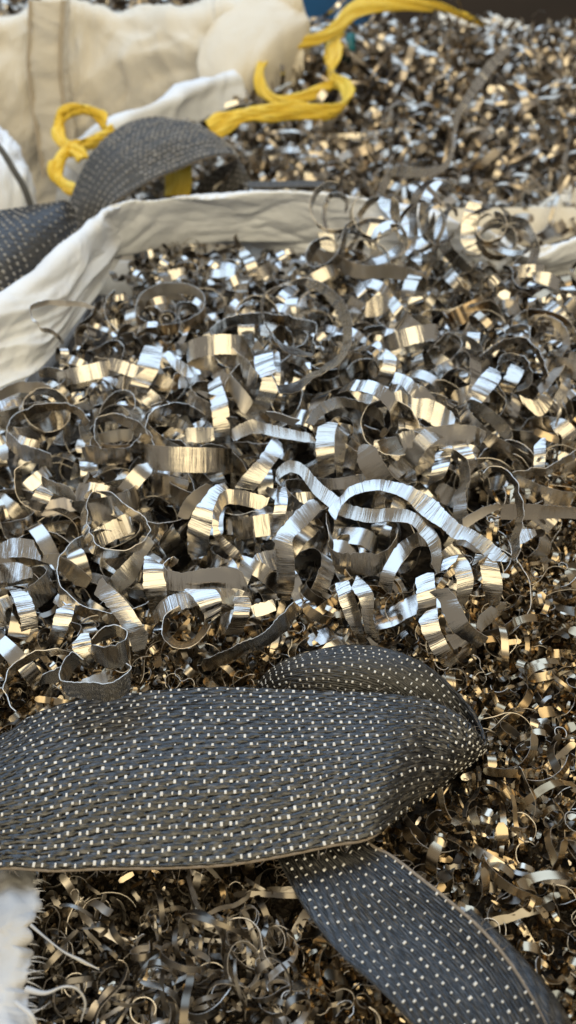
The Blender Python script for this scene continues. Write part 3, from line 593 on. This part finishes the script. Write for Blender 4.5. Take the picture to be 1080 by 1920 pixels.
for _, A, B in inds: add_ribbon('coarse_curl', A, B, 'blurred coarse metal curl ' + ('behind the dusty grey strap' if project(A[0])[0] < 560 else 'at the right edge of the back right bag' if project(A[0])[0] > 860 else 'just beyond the middle of the back rim'), 'metal curl', BKG, [M_coarse, M_matte, M_edge], 0.0004)
link('coarse_curls_mass', mesh_np('coarse_curls_mass', *join_arrays([sheet_arrays(A, B, next_u()) for _, A, B in rest])), None, [M_coarse, M_matte, M_edge], kind='stuff', label='packed coarse metal curls filling the back right bag', category='metal curls')
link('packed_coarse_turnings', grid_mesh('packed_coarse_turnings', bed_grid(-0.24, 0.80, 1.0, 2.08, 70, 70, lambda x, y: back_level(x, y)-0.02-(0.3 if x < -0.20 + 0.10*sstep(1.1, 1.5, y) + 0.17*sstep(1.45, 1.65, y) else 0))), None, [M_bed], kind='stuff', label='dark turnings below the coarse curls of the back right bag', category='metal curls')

# ------------------------------------------------------------------ straps: woven webbing with white stitches
def yarn_relief(G, amp=0.00022, seed=0.0, pitch=0.0026, slant=0.16, lump=0.0022):
    nu, nv = G.shape[:2]; Nn = normals(G)
    su = np.cumsum(np.r_[0, np.linalg.norm(np.diff(G[:, nv//2], axis=0), axis=1)])
    wv = np.linalg.norm(np.diff(G, axis=1), axis=2).sum(1).max(); sv = np.linspace(0, wv, nv)
    U, Vv = np.meshgrid(su, sv, indexing='ij')
    rows = np.abs(np.sin(math.pi*(Vv/pitch + 0.10*np.sin(U*90))))
    fl = np.sin(2*math.pi*(U/0.0092 + Vv/pitch*0.5 + slant*np.sin(U*40)))
    D = amp*(rows*1.1 + 0.55*fl*rows)
    L = np.array([[noise.noise(Vector((u*16+seed, v*22, seed))) for v in sv[::4]] for u in su[::4]])
    L = np.repeat(np.repeat(L, 4, 0), 4, 1)[:nu, :nv]
    k = np.ones(9)/9
    L = np.apply_along_axis(lambda a: np.convolve(np.pad(a, 4, 'edge'), k, 'valid'), 0, L); L = np.apply_along_axis(lambda a: np.convolve(np.pad(a, 4, 'edge'), k, 'valid'), 1, L)
    return G + Nn*(D + L*lump)[..., None], Nn, su, sv
def stitch_proto(w_, l_, h):
    V = []; 
    for z, k in ((-0.3*h, 1.0), (0.55*h, 0.9), (h, 0.55)):
        for a, b_ in ((-1, -0.8), (-0.8, -1), (0.8, -1), (1, -0.8), (1, 0.8), (0.8, 1), (-0.8, 1), (-1, 0.8)): V.append((a*w_/2*k, b_*l_/2*k, z))
    Q = []
    for r in range(2):
        for i in range(8): j = (i+1) % 8; Q.append((r*8+i, r*8+j, r*8+8+j, r*8+8+i))
    Q += [(16, 17, 18, 19), (16, 19, 20, 23), (20, 21, 22, 23)]
    return np.array(V), np.array(Q)
def strap(name, label, A, B, nu, nv, arch, mats_, dots, thick=0.0016, lump=0.0022, amp=0.00036, dot=(0.00118, 0.00158, 0.00024), pitch_u=0.0039, pitch_v=0.0043, n_ind=300, face=1, seed=1.0, dotm=None):
    """A, B: 3-D edge stations (far edge, near edge); arch: bulge of the middle per station"""
    A = np.array(A); B = np.array(B); arch = np.broadcast_to(np.asarray(arch, float), (len(A),))
    T = unit(np.gradient((A+B)/2, axis=0)); Nn = unit(np.cross(T, B-A)); Nn *= face
    q1 = A*0.72 + B*0.28 + Nn*(arch*0.8)[:, None]; M = (A+B)/2 + Nn*arch[:, None]; q3 = A*0.28 + B*0.72 + Nn*(arch*0.8)[:, None]
    G = loft([A, q1, M, q3, B], nu, nv)
    if face < 0: pass
    G2, Ns, su, sv = yarn_relief(G, amp, seed, lump=lump)
    o0 = G2.reshape(-1, 3).mean(0); root = empty(name, tuple(o0), label=label, category='strap')
    def child(nm, me, mm, **k): c = link(nm, me, root, mm, **k); return c
    me = grid_mesh('webbing', G2-o0, thick); wbo = child('webbing', me, [mats_])
    for j, nm in ((0, 'selvage'), (nv-1, 'selvage')):
        e = G2[::3, j] - o0; V, Q, MI, UV = tube(e, 0.0007 if j else 0.0005, 6, len(e)*2)
        child(nm, mesh_np(nm, V, Q, MI, UV), [M_selv if j else mats_])
    if dots:
        pv, pq = stitch_proto(*dot); pm = mesh_np('stitch', pv, pq, None, pv[:, :2]*1.0); pm.materials.append(dotm or M_dot)
        found = []; r = 0
        for v in np.arange(pitch_v*0.5, sv[-1]-0.001, pitch_v):
            r += 1
            for u in np.arange((r*0.41 % 1)*pitch_u, su[-1], pitch_u):
                uu = u + RNG.normal()*0.0002; vv = v + RNG.normal()*0.0002 + 0.0004*math.sin(u*50)
                i = min(nu-2, np.searchsorted(su, uu)); j = min(nv-2, int(vv/sv[-1]*(nv-1)))
                if i < 1 or j < 1 or RNG.random() < 0.05: continue
                lw = np.linalg.norm(G[i, 0]-G[i, -1])/sv[-1]
                if lw < 0.8 and r % 2: continue
                p = G2[i, j]; Nf = unit(np.cross(G[min(i+3, nu-1), j]-G[max(i-3, 0), j], G[i, min(j+3, nv-1)]-G[i, max(j-3, 0)]))
                t = unit(G[min(i+3, nu-1), j]-G[max(i-3, 0), j])
                for sgn in (1, -1):
                    n_ = Nf*sgn; base = p + (Nf*0.0002 if sgn > 0 else -Nf*(thick+0.0001)); see = n_ @ unit(CP-p)
                    if see < -0.05: continue
                    x, y, d = project(p)
                    vis = see > 0.12 and 0 < x < 1080 and 0 < y < 1920
                    sc = RNG.uniform(0.55, 1.2)*(0.8 if lw < 0.8 else 1)
                    mtx = np.column_stack([t*sc, np.cross(n_, t)*RNG.uniform(0.65, 1.25)*(0.8 if lw < 0.8 else 1), n_]); found.append((vis*see/d**2 + RNG.random()*0.05, base-o0, mtx))
        found.sort(key=lambda q: -q[0]); rest = []
        for k, (s, p, mtx) in enumerate(found):
            if k < n_ind and s > 0.2:
                c = bpy.data.objects.new('stitch', pm); COL.objects.link(c); c.parent = wbo
                c.matrix_local = Matrix(np.vstack([np.column_stack([mtx, p]), [0, 0, 0, 1]]).tolist())
            else: rest.append((pv @ mtx.T + p, pq, np.zeros(len(pq)), pv[:, :2]))
        if rest: child('stitches', mesh_np('stitches', *join_arrays(rest)), [dotm or M_dot], kind='stuff')
    fz = []
    for j in (0, nv-1):
        for k in range(int(su[-1]/0.004)):
            i = RNG.integers(2, nu-2); d = unit(G[i, j]-G[i, nv//2]); p = G2[i, j]-o0; L = RNG.uniform(0.001, 0.004)
            t = unit(G[i+1, j]-G[i-1, j])*RNG.normal()*0.7
            fz.append(tube([p, p+(d+t*0.5+RNG.normal(size=3)*0.2)*L*0.5, p+(d+t+RNG.normal(size=3)*0.3)*L], [0.00016, 0.00012, 0.00005], 3, 5))
    if fz and thick > 0.001: child('frayed_fibres', mesh_np('frayed_fibres', *join_arrays(fz)), [M_selv], kind='stuff')
    return root, G2

# the big strap in front: from the left edge to a fold at the right, back behind itself, under and out to the lower right
ST = [  # ax, ay, az,   bx, by, bz,   arch
 (-90,1400,-.006, -90,1650,-.010, .006),(0,1383,-.004, 0,1628,-.008, .007),(70,1342,-.002, 100,1632,-.008, .007),(150,1316,-.001, 190,1628,-.007, .007),(260,1301,.000, 300,1627,-.006, .007),
 (400,1293,.001, 420,1621,-.005, .007),(520,1293,.002, 520,1606,-.004, .007),(640,1300,.002, 625,1584,-.003, .007),(735,1305,.003, 700,1568,-.003, .007),(805,1313,.003, 760,1512,-.010, .006),(858,1340,.002, 812,1480,-.018, .006),(893,1372,.000, 858,1446,-.028, .004),
 (908,1394,-.004, 893,1412,-.040, .001),(902,1362,-.004, 905,1440,-.050, -.001),(878,1318,-.003, 890,1440,-.048, -.004),(835,1275,-.002, 840,1400,-.038, -.007),(780,1240,-.001, 775,1365,-.026, -.009),(710,1213,-.001, 700,1335,-.017, -.010),(640,1207,-.002, 630,1318,-.014, -.010),(570,1222,-.006, 575,1308,-.014, -.009),(518,1248,-.012, 530,1305,-.018, -.006),(487,1280,-.020, 505,1318,-.026, -.003),
 (478,1325,-.028, 540,1350,-.034, 0),(470,1400,-.031, 590,1400,-.033, 0),(470,1490,-.028, 640,1480,-.028, 0),(492,1560,-.022, 676,1540,-.022, 0),(520,1608,-.018, 690,1580,-.012, .001),(538,1642,-.017, 735,1606,-.009, .003),(566,1690,-.015, 790,1648,-.006, .005),(602,1740,-.014, 845,1692,-.004, .006),(650,1796,-.013, 905,1745,-.002, .006),(705,1846,-.012, 958,1808,-.001, .006),(760,1902,-.012, 1005,1882,0, .006),(825,1972,-.012, 1045,1962,0, .006)]
fs, FG = strap('lifting_strap', 'wide black webbing strap with white stitches folded over itself in the foreground', [P(s[0], s[1], s[2]) for s in ST], [P(s[3], s[4], s[5]) for s in ST], 640, 124, [s[6] for s in ST], M_web, True, face=-1, lump=0.0030, amp=0.00050)
fe = [(868,1712,-.003, 882,1716,-.008),(905,1745,-.002, 935,1762,-.010),(958,1808,-.001, 988,1812,-.012),(1005,1882,0, 1046,1880,-.012),(1045,1962,0, 1092,1958,-.012)]
G = loft([[P(*e[:3]) for e in fe], [(P(*e[:3])+P(*e[3:]))/2 + np.array([0.001, 0.0, 0.0035]) for e in fe], [P(*e[3:]) for e in fe]], 120, 24)
link('folded_edge', grid_mesh('folded_edge', yarn_relief(G, 0.0003, lump=0.001)[0]-np.array(fs.location), 0.0014), fs, [M_web])
SL = [(-60,415,.045, -60,620,.020, .012),(0,400,.052, 0,570,.028, .014),(40,390,.058, 40,540,.034, .016),(80,382,.060, 80,508,.040, .018),(115,381,.060, 115,470,.046, .017),(138,392,.056, 143,440,.050, .007)]
strap('lifting_strap', 'short black stitched strap end at the left edge behind the white rim', [PY(s[0], s[1], 0.80+i*0.02) for i, s in enumerate(SL)], [PY(s[3], s[4], 0.70+i*0.025) for i, s in enumerate(SL)], 130, 90, [s[6]*1.3 for s in SL], M_web, True, face=-1, lump=0.003, pitch_u=0.0085, pitch_v=0.0085, dot=(0.0022, 0.0034, 0.0008), seed=5.0, dotm=M_dotdim)
SA = [(118,430,1.00, 185,440,.96, .0),(132,372,1.03, 213,384,.97, .006),(172,288,1.07, 262,350,.99, .010),(228,238,1.11, 318,322,1.01, .012),(288,221,1.14, 362,304,1.02, .012),(345,229,1.16, 402,291,1.03, .010),(398,258,1.17, 432,290,1.04, .006),(436,288,1.17, 444,302,1.05, .003),(462,318,1.15, 402,322,1.08, .0),(474,356,1.13, 366,356,1.10, .0),(480,395,1.12, 360,395,1.11, .0)]
strap('lifting_strap', 'dusty grey webbing strap arching up behind the front bag', [PY(s[0], s[1], s[2]) for s in SA], [PY(s[3], s[4], s[5]) for s in SA], 220, 100, [s[6] for s in SA], M_webgrey, True, face=-1, lump=0.004, amp=0.0010, pitch_u=0.0075, pitch_v=0.0070, dot=(0.0040, 0.0022, 0.0008), n_ind=250, seed=9.0, dotm=M_dotdim)

# ------------------------------------------------------------------ bags
def bag_body(root, x0, x1, y0, y1, z0, z1, m_, seed):
    """four slumped side panels and a base"""
    cx, cy = (x0+x1)/2, (y0+y1)/2
    for a, b_ in (((x0, y0), (x1, y0)), ((x1, y0), (x1, y1)), ((x1, y1), (x0, y1)), ((x0, y1), (x0, y0))):
        nu, nv = 40, 24; G = np.zeros((nu, nv, 3))
        for i in range(nu):
            for j in range(nv):
                t, s = i/(nu-1), j/(nv-1); bul = 0.035*math.sin(math.pi*t)*math.sin(math.pi*s)
                x = a[0]+(b_[0]-a[0])*t; y = a[1]+(b_[1]-a[1])*t; z = z0+(z1-z0)*s
                d = unit(np.array([(a[1]-b_[1]), (b_[0]-a[0]), 0.0])) * -1
                if (np.array([x-cx, y-cy, 0])@d) < 0: d = -d
                bul += 0.008*noise.noise(Vector((x*7+seed, y*7, z*9)))
                G[i, j] = np.array([x, y, z]) + d*bul
        link('side_panel', grid_mesh('side_panel', G-np.array(root.location), 0.0015), root, [m_])
    link('base_panel', box_mesh('base_panel', (x0-root.location[0], y0-root.location[1], z0+0.001-root.location[2]), (x1-root.location[0], y1-root.location[1], z0+0.004-root.location[2])), root, [m_])
def cloth_part(name, root, rows, nu, nv, m_, amp=0.006, su=14, sv=2, seed=0, thick=0.0012, fine=0.28, **k):
    G = wrinkle(loft(rows, nu, nv), amp, su, sv, seed); G = wrinkle(G, amp*fine, su*3.3, sv*2.6, seed+3.7); o0 = np.array(root.location) if root else 0
    return link(name, grid_mesh(name, G-o0, thick), root, [m_], **k), G
def tape(name, root, pts, width_vec, m_, r=None, **k):
    o0 = np.array((root.parent or root).location)
    if r: V, Q, MI, UV = tube(np.array(pts)-o0, r, 6); return link(name, mesh_np(name, V, Q, MI, UV), root, [m_], **k)

fb = empty('bulk_bag', (0.22, 0.48, FLOOR), label='white woven bulk bag in front, full of wide steel ribbons', category='bag')
bag_body(fb, -0.235, 0.66, 0.015, 0.93, FLOOR+0.002, -0.05, M_white, 2)
# rim: inner foot, inner slope, crest, outer drop   (px, py, z)
RI = [(-90,800,-.012),(-20,742,-.012),(62,702,-.012),(120,632,-.012),(190,530,-.014),(245,452,-.02),(330,448,-.03),(440,456,-.03),(540,464,-.03),(640,474,-.03),(760,494,-.03),(860,512,-.03),(940,512,-.03),(1020,512,-.03),(1120,515,-.03)]
RC = [(-90,640,.030),(-20,585,.035),(68,523,.038),(128,468,.042),(172,425,.046),(217,383,.050),(300,372,.046),(420,362,.044),(540,357,.044),(640,366,.040),(760,390,.034),(860,418,.028),(930,440,.022),(1000,468,.014),(1120,436,.022)]
inner = [P(*p) for p in RI]; crest = [P(*p) for p in RC]
mid = [a*0.45 + c*0.55 + np.array([0, 0, -0.002]) for a, c in zip(inner, crest)]
out = []; 
for k, c in enumerate(crest):
    d = unit(np.array([c[0]-0.22, c[1]-0.45, 0])); out.append(c + d*0.02 + np.array([0, 0, -0.06]))
rim, RG = cloth_part('rim', fb, [inner, mid, crest, out], 320, 90, M_white, 0.0090, 3.6, 2.2, 4.2, fine=0.16)
tape('hem_stitching', rim, [RG[i, 56]+np.array([0, 0, 0.002]) for i in range(170, 316, 5)], None, M_darkhem, 0.0028)
tape('hem_tape', rim, [RG[i, 60]+np.array([0, 0.004, 0.004]) for i in range(240, 316, 5)], None, M_hem, 0.006)
cl = [P(465,352,.045), P(520,350,.046), P(580,351,.045), P(630,358,.042)]
G = loft([[p+np.array([0, 0.016, -0.002]) for p in cl], [p+np.array([0, 0.008, 0.003]) for p in cl], [p+np.array([0, -0.004, 0.0]) for p in cl]], 60, 14)
link('hem_webbing', grid_mesh('hem_webbing', yarn_relief(G)[0]-np.array(fb.location), 0.0015), fb, [M_webgrey])

bb = empty('bulk_bag', (0.27, 1.53, FLOOR), label='cream bulk bag at the back right heaped with blurred coarse curls', category='bag')
bag_body(bb, -0.25, 0.80, 1.03, 2.07, FLOOR+0.002, -0.02, M_cream, 7)
lo_ = [PY(150,330,1.19), PY(215,300,1.20), PY(290,262,1.25), PY(360,235,1.32), PY(430,205,1.40), PY(500,190,1.5), PY(520,160,1.7)]
hi_ = [PY(120,300,1.21), PY(200,246,1.21), PY(290,203,1.26), PY(360,172,1.34), PY(420,155,1.42), PY(478,146,1.52), PY(500,120,1.72)]
ou_ = [p+np.array([-0.05, 0.02, -0.12]) for p in hi_]
cloth_part('rim', bb, [lo_, [(a+c)/2+np.array([-.005, -.01, .008]) for a, c in zip(lo_, hi_)], hi_, ou_], 90, 36, M_white, 0.010, 2.5, 1.2, 1.3, fine=0.1)
lo_ = [PY(960,470,1.02), PY(1010,440,1.03), PY(1060,420,1.04), PY(1140,400,1.05)]
hi_ = [PY(955,428,1.03), PY(1005,396,1.05), PY(1060,366,1.08), PY(1150,340,1.10)]
cloth_part('rim', bb, [[p+np.array([0, -.02, -.05]) for p in lo_], lo_, hi_, [p+np.array([0, .05, -.03]) for p in hi_]], 70, 30, M_cream, 0.008, 4, 1.5, 6.3)
lo_ = [PY(820,70,2.0), PY(930,95,2.0), PY(1010,110,2.0), PY(1150,120,2.0)]
hi_ = [PY(820,30,2.06), PY(930,36,2.05), PY(1010,58,2.05), PY(1150,64,2.05)]
cloth_part('rim', bb, [[p+np.array([0, -.03, -.05]) for p in lo_], lo_, hi_, [p+np.array([0, .05, -.10]) for p in hi_]], 70, 24, M_cream, 0.008, 4, 1.5, 3.3)

cb = empty('bulk_bag', (-0.62, 1.95, FLOOR), label='tall cream bulk bag at the back left with a vertical sewn tape', category='bag')
bag_body(cb, -1.20, -0.16, 1.60, 2.40, FLOOR+0.002, -0.02, M_cream, 12)
def wall_rows(y):
    cols = [-160, -60, 30, 110, 200, 300, 400, 480, 560]
    top = [90, 75, 40, 18, 34, 40, 38, 20, 0]
    return [[PY(x, t+dy, y + off - 0.02*math.sin(i*1.3)) for i, (x, t) in enumerate(zip(cols, top))] for dy, off in ((420, -0.02), (250, -0.03), (120, -0.03), (40, -0.01), (0, 0.0), (-4, 0.03), (14, 0.05))]
fp, CG = cloth_part('front_panel', cb, wall_rows(1.56), 220, 110, M_cream, 0.020, 3.4, 1.7, 8.8)
o0 = np.array(cb.location)
sp = [PY(x, y, 1.50) for x, y in ((88, 0), (86, 60), (84, 120), (90, 190), (100, 260), (110, 330))]
G = wrinkle(loft([[p+np.array([-.030, .025, 0]) for p in sp], [p+np.array([-.024, 0, 0]) for p in sp], [p+np.array([.002, -.006, 0]) for p in sp], [p+np.array([.026, .002, 0]) for p in sp], [p+np.array([.030, .03, 0]) for p in sp]], 60, 20), 0.004, 6, 1, 2.2)
swt = link('sewn_tape', grid_mesh('sewn_tape', G-o0, 0.001), cb, [M_cream])
tape('seam', swt, [p+np.array([.027, -.004, 0]) for p in sp], None, M_hem, 0.0035)
tape('seam', swt, [p+np.array([-.026, -.004, 0]) for p in sp], None, M_hem, 0.003)
fl = [[PY(395,45,1.50), PY(430,20,1.52), PY(480,-20,1.55), PY(545,-40,1.6)], [PY(370,110,1.47), PY(430,85,1.46), PY(500,50,1.48), PY(575,20,1.55)], [PY(375,165,1.45), PY(440,150,1.43), PY(500,112,1.45), PY(588,52,1.55)], [PY(370,260,1.46), PY(440,240,1.45), PY(510,190,1.47), PY(590,140,1.58)]]
cloth_part('corner_flap', cb, fl, 90, 80, M_cream, 0.012, 0.9, 0.6, 5.1, fine=0.06, label='paler folded corner flap')
# its fill
parts = []
for k in range(700):
    x = random.uniform(-0.72, -0.06); y = random.uniform(1.62, 2.3); A, B = curl(random.uniform(0.008, 0.016), random.uniform(0.04, 0.10), random.uniform(0.010, 0.020), 18, flips=0.25, twist=12)
    A, B = place(A, B, x, y, 0.085 + 0.05*(y-1.6) + random.uniform(-0.03, 0.012)); parts.append(sheet_arrays(A, B, next_u()))
link('curls_mass', mesh_np('curls_mass', *join_arrays(parts)), None, [M_coarse, M_matte, M_edge], kind='stuff', label='blurred metal curls behind the top hem of the back left bag', category='metal curls')
link('packed_curls', grid_mesh('packed_curls', bed_grid(-1.15, -0.06, 1.62, 2.38, 30, 30, lambda x, y: 0.055+0.05*(y-1.6)+0.01*noise.noise(Vector((x*20, y*20, 0))))), None, [M_bed], kind='stuff', label='dark turnings filling the back left bag', category='metal curls')

# white bulging bag at the left edge with a dark cord
wb_ = empty('white_sack', (-0.48, 1.20, FLOOR), label='white bulging sack with a dark cord at the left edge', category='sack')
rows = [[PY(-160,200,1.30), PY(-40,215,1.28), PY(5,240,1.26), PY(30,275,1.25)], [PY(-160,240,1.20), PY(-40,250,1.18), PY(20,275,1.18), PY(50,305,1.20)], [PY(-160,320,1.14), PY(-40,325,1.12), PY(35,335,1.13), PY(66,345,1.17)], [PY(-160,420,1.12), PY(-40,420,1.10), PY(40,415,1.11), PY(74,410,1.15)], [PY(-160,520,1.12), PY(-40,520,1.10), PY(30,500,1.11), PY(70,480,1.15)]]
cloth_part('fabric', wb_, rows, 50, 60, M_white, 0.006, 4, 3, 7.7)
o0 = np.array(wb_.location)
V, Q, MI, UV = tube(np.array([PY(-40,240,1.10), PY(0,278,1.085), PY(25,318,1.08), PY(45,352,1.08), PY(60,392,1.08)])-o0, 0.0042, 8); link('cord', mesh_np('cord', V, Q, MI, UV), wb_, [M_cord])
zb = -0.10
rows = [[np.array([x, y+dy, z]) for x, y in ((-0.80, 1.08), (-0.62, 1.06), (-0.46, 1.07), (-0.40, 1.12))] for z, dy in ((-0.02, 0.04), (-0.3, 0), (-0.6, 0), (FLOOR+0.003, 0.03))]
cloth_part('lower_fabric', wb_, rows, 24, 30, M_white, 0.006, 4, 3, 2.7)

# torn woven cloth in the lower left corner
tc_ = empty('torn_cloth', tuple(P(20, 1800, -0.02)), label='torn white woven cloth with frayed edge in the lower left corner', category='cloth')
er = random.Random(3); edge = []
for k, y in enumerate(np.linspace(1585, 1990, 64)):
    base = np.interp(y, [1585, 1640, 1680, 1740, 1800, 1850, 1900, 1990], [62, 66, 76, 56, 60, 48, 62, 70]); edge.append((base + er.uniform(-6, 5) + (er.random() < 0.2)*er.uniform(-10, 8), y))
dz = lambda y: -0.024*(1-sstep(1600, 1740, y))
rowsT = [[P(-120, y, -0.020+dz(y)) for _, y in edge], [P(-30, y, -0.010+dz(y)) for _, y in edge], [P((x-20)*0.7, y, -0.008 + 0.002*math.sin(y*0.013)+dz(y)) for x, y in edge], [P(x, y, -0.013+0.002*math.sin(y*0.08)+dz(y)*0.6) for x, y in edge]]
G = loft(rowsT, 190, 40); G = wrinkle(G, 0.0022, 1.3, 2.2, 3.1); o0 = np.array(tc_.location)
link('fabric', grid_mesh('fabric', G-o0, 0.0006), tc_, [M_dimwhite])
fr = []
for k in range(60):
    i = er.randrange(2, 188); p = G[i, -1]; L = er.choice((0.001, 0.0015, 0.002, 0.003, 0.005)); d = np.array([1, er.gauss(0, 0.35), er.gauss(-0.3, 0.3)])
    fr.append(tube(np.array([p-np.array([0.002, 0, 0]), p+d*L*0.5, p+d*L+np.array([0, 0, -0.001])])-o0, [0.0004, 0.0002, 0.00005], 4, 5))
link('frayed_fringe', mesh_np('frayed_fringe', *join_arrays(fr)), tc_, [M_dimwhite], kind='stuff')
for pts, rr in (([(58,1735,-.010),(90,1762,-.008),(120,1785,-.008),(150,1800,-.010),(186,1818,-.014)], [.0007, .0004, .0003, .0006, .0002]), ([(50,1855,-.006),(85,1862,-.002),(120,1850,.002),(145,1855,.0),(160,1880,-.006),(152,1915,-.014)], [.0012, .0008, .0004, .0004, .0004, .0002]), ([(30,1880,-.006),(60,1905,-.004),(70,1935,-.010)], [.001, .0008, .0004])):
    V, Q, MI, UV = tube(np.array([P(*p) for p in pts])-o0, rr, 6); link('loose_thread', mesh_np('loose_thread', V, Q, MI, UV), tc_, [M_dimwhite])

# ------------------------------------------------------------------ yellow slings
def sling_part(nm, root, st, n=90, seed=0.0):
    A = np.array([PY(s[0], s[1], s[4]) for s in st]); B = np.array([PY(s[2], s[3], s[4]-0.004) for s in st])
    T = unit(np.gradient((A+B)/2, axis=0)); Nn = unit(np.cross(T, B-A)); tow = ((CP-(A+B)/2)*Nn).sum(1); Nn *= np.sign(tow)[:, None]
    wv = np.linalg.norm(B-A, axis=1)[:, None]; G = loft([A, (A*0.75+B*0.25)+Nn*wv*0.07, (A+B)/2+Nn*wv*0.09, (A*0.25+B*0.75)+Nn*wv*0.07, B], n, 26)
    Ns = normals(G); j = np.arange(26); i = np.arange(n)
    D = 0.0011*np.abs(np.sin(j[None]*0.62 + 1.2*np.sin(i[:, None]*0.13+seed))) + 0.001*np.sin(i[:, None]*0.31+j[None]*0.4+seed)
    G = G + Ns*D[..., None]
    link(nm, grid_mesh(nm, G-np.array(root.location), 0.004), root, [M_yellow])
ys = empty('yellow_sling', tuple(PY(560,215,1.3)), label='yellow fibre sling looping across the coarse curls of the back right bag', category='sling')
sling_part('strand', ys, [(384,226,398,262,1.18),(405,214,425,250,1.19),(440,206,455,232,1.20),(500,200,505,228,1.24),(550,192,555,226,1.28),(600,196,602,224,1.32),(640,190,630,216,1.36),(664,172,642,186,1.42),(655,150,634,168,1.48),(622,136,612,160,1.52),(606,112,636,116,1.56),(612,88,640,90,1.60),(620,55,646,60,1.66)], 120, 0.3)
sling_part('strand', ys, [(628,150,612,176,1.42),(590,160,592,186,1.40),(560,176,560,196,1.38),(525,180,522,198,1.38),(500,162,488,180,1.40),(494,135,478,142,1.42),(508,112,490,104,1.46),(545,96,530,76,1.50),(600,82,590,62,1.56),(640,62,625,42,1.62),(670,34,648,12,1.68),(720,22,690,-8,1.74),(780,20,770,-4,1.8),(826,22,828,6,1.86),(868,36,872,26,1.9),(905,50,908,46,1.93)], 150, 1.7)
yl = empty('yellow_sling', tuple(PY(150,290,1.15)), label='yellow fibre sling knotted in loops left of the dusty grey strap', category='sling')
sling_part('strand', yl, [(206,262,200,240,1.16),(184,226,196,212,1.17),(152,212,156,195,1.17),(124,220,112,204,1.17),(118,240,100,238,1.16),(126,262,108,270,1.14),(150,276,140,292,1.12),(166,296,144,306,1.11)], 80, 0.6)
sling_part('strand', yl, [(222,262,212,236,1.15),(180,274,172,254,1.14),(140,286,130,270,1.13),(122,304,100,298,1.11),(116,324,94,326,1.10),(128,340,116,356,1.09),(150,352,150,366,1.08),(190,350,190,364,1.1)], 80, 2.2)
sling_part('strand', yl, [(312,300,360,296,1.12),(310,322,360,320,1.105),(310,345,360,344,1.10),(308,368,356,368,1.095)], 30, 3.1)

# ------------------------------------------------------------------ blue bin and dark wall behind
bn = empty('blue_bin', (-0.17, 2.75, FLOOR), label='blue painted steel bin behind the bulk bags', category='bin')
for k in range(5):
    link('panel', box_mesh('panel', (-0.62+k*0.205, -0.01, 0.005), (-0.62+k*0.205+0.20, 0.02, 1.40), 0.004), bn, [M_blue])
link('rail', box_mesh('rail', (-0.64, -0.04, 1.38), (0.42, 0.03, 1.44), 0.006), bn, [M_blue])
link('side', box_mesh('side', (0.405, 0.022, 0.005), (0.425, 0.6, 1.40), 0.004), bn, [M_blue])
link('side', box_mesh('side', (-0.64, 0.022, 0.005), (-0.622, 0.6, 1.40), 0.004), bn, [M_blue])
link('back', box_mesh('back', (-0.62, 0.58, 0.005), (0.404, 0.6, 1.40), 0.004), bn, [M_blue])
p = PY(655, 88, 1.62)
V, Q, MI, UV = tube(np.array([PY(650,110,1.62), PY(655,88,1.61), PY(658,66,1.62)]) - p, [0.010, 0.012, 0.009], 8, 8)
o = link('plastic_scrap', mesh_np('plastic_scrap', V, Q, MI, UV), None, [M_teal], label='small teal plastic scrap beside the yellow sling', category='scrap'); o.location = p
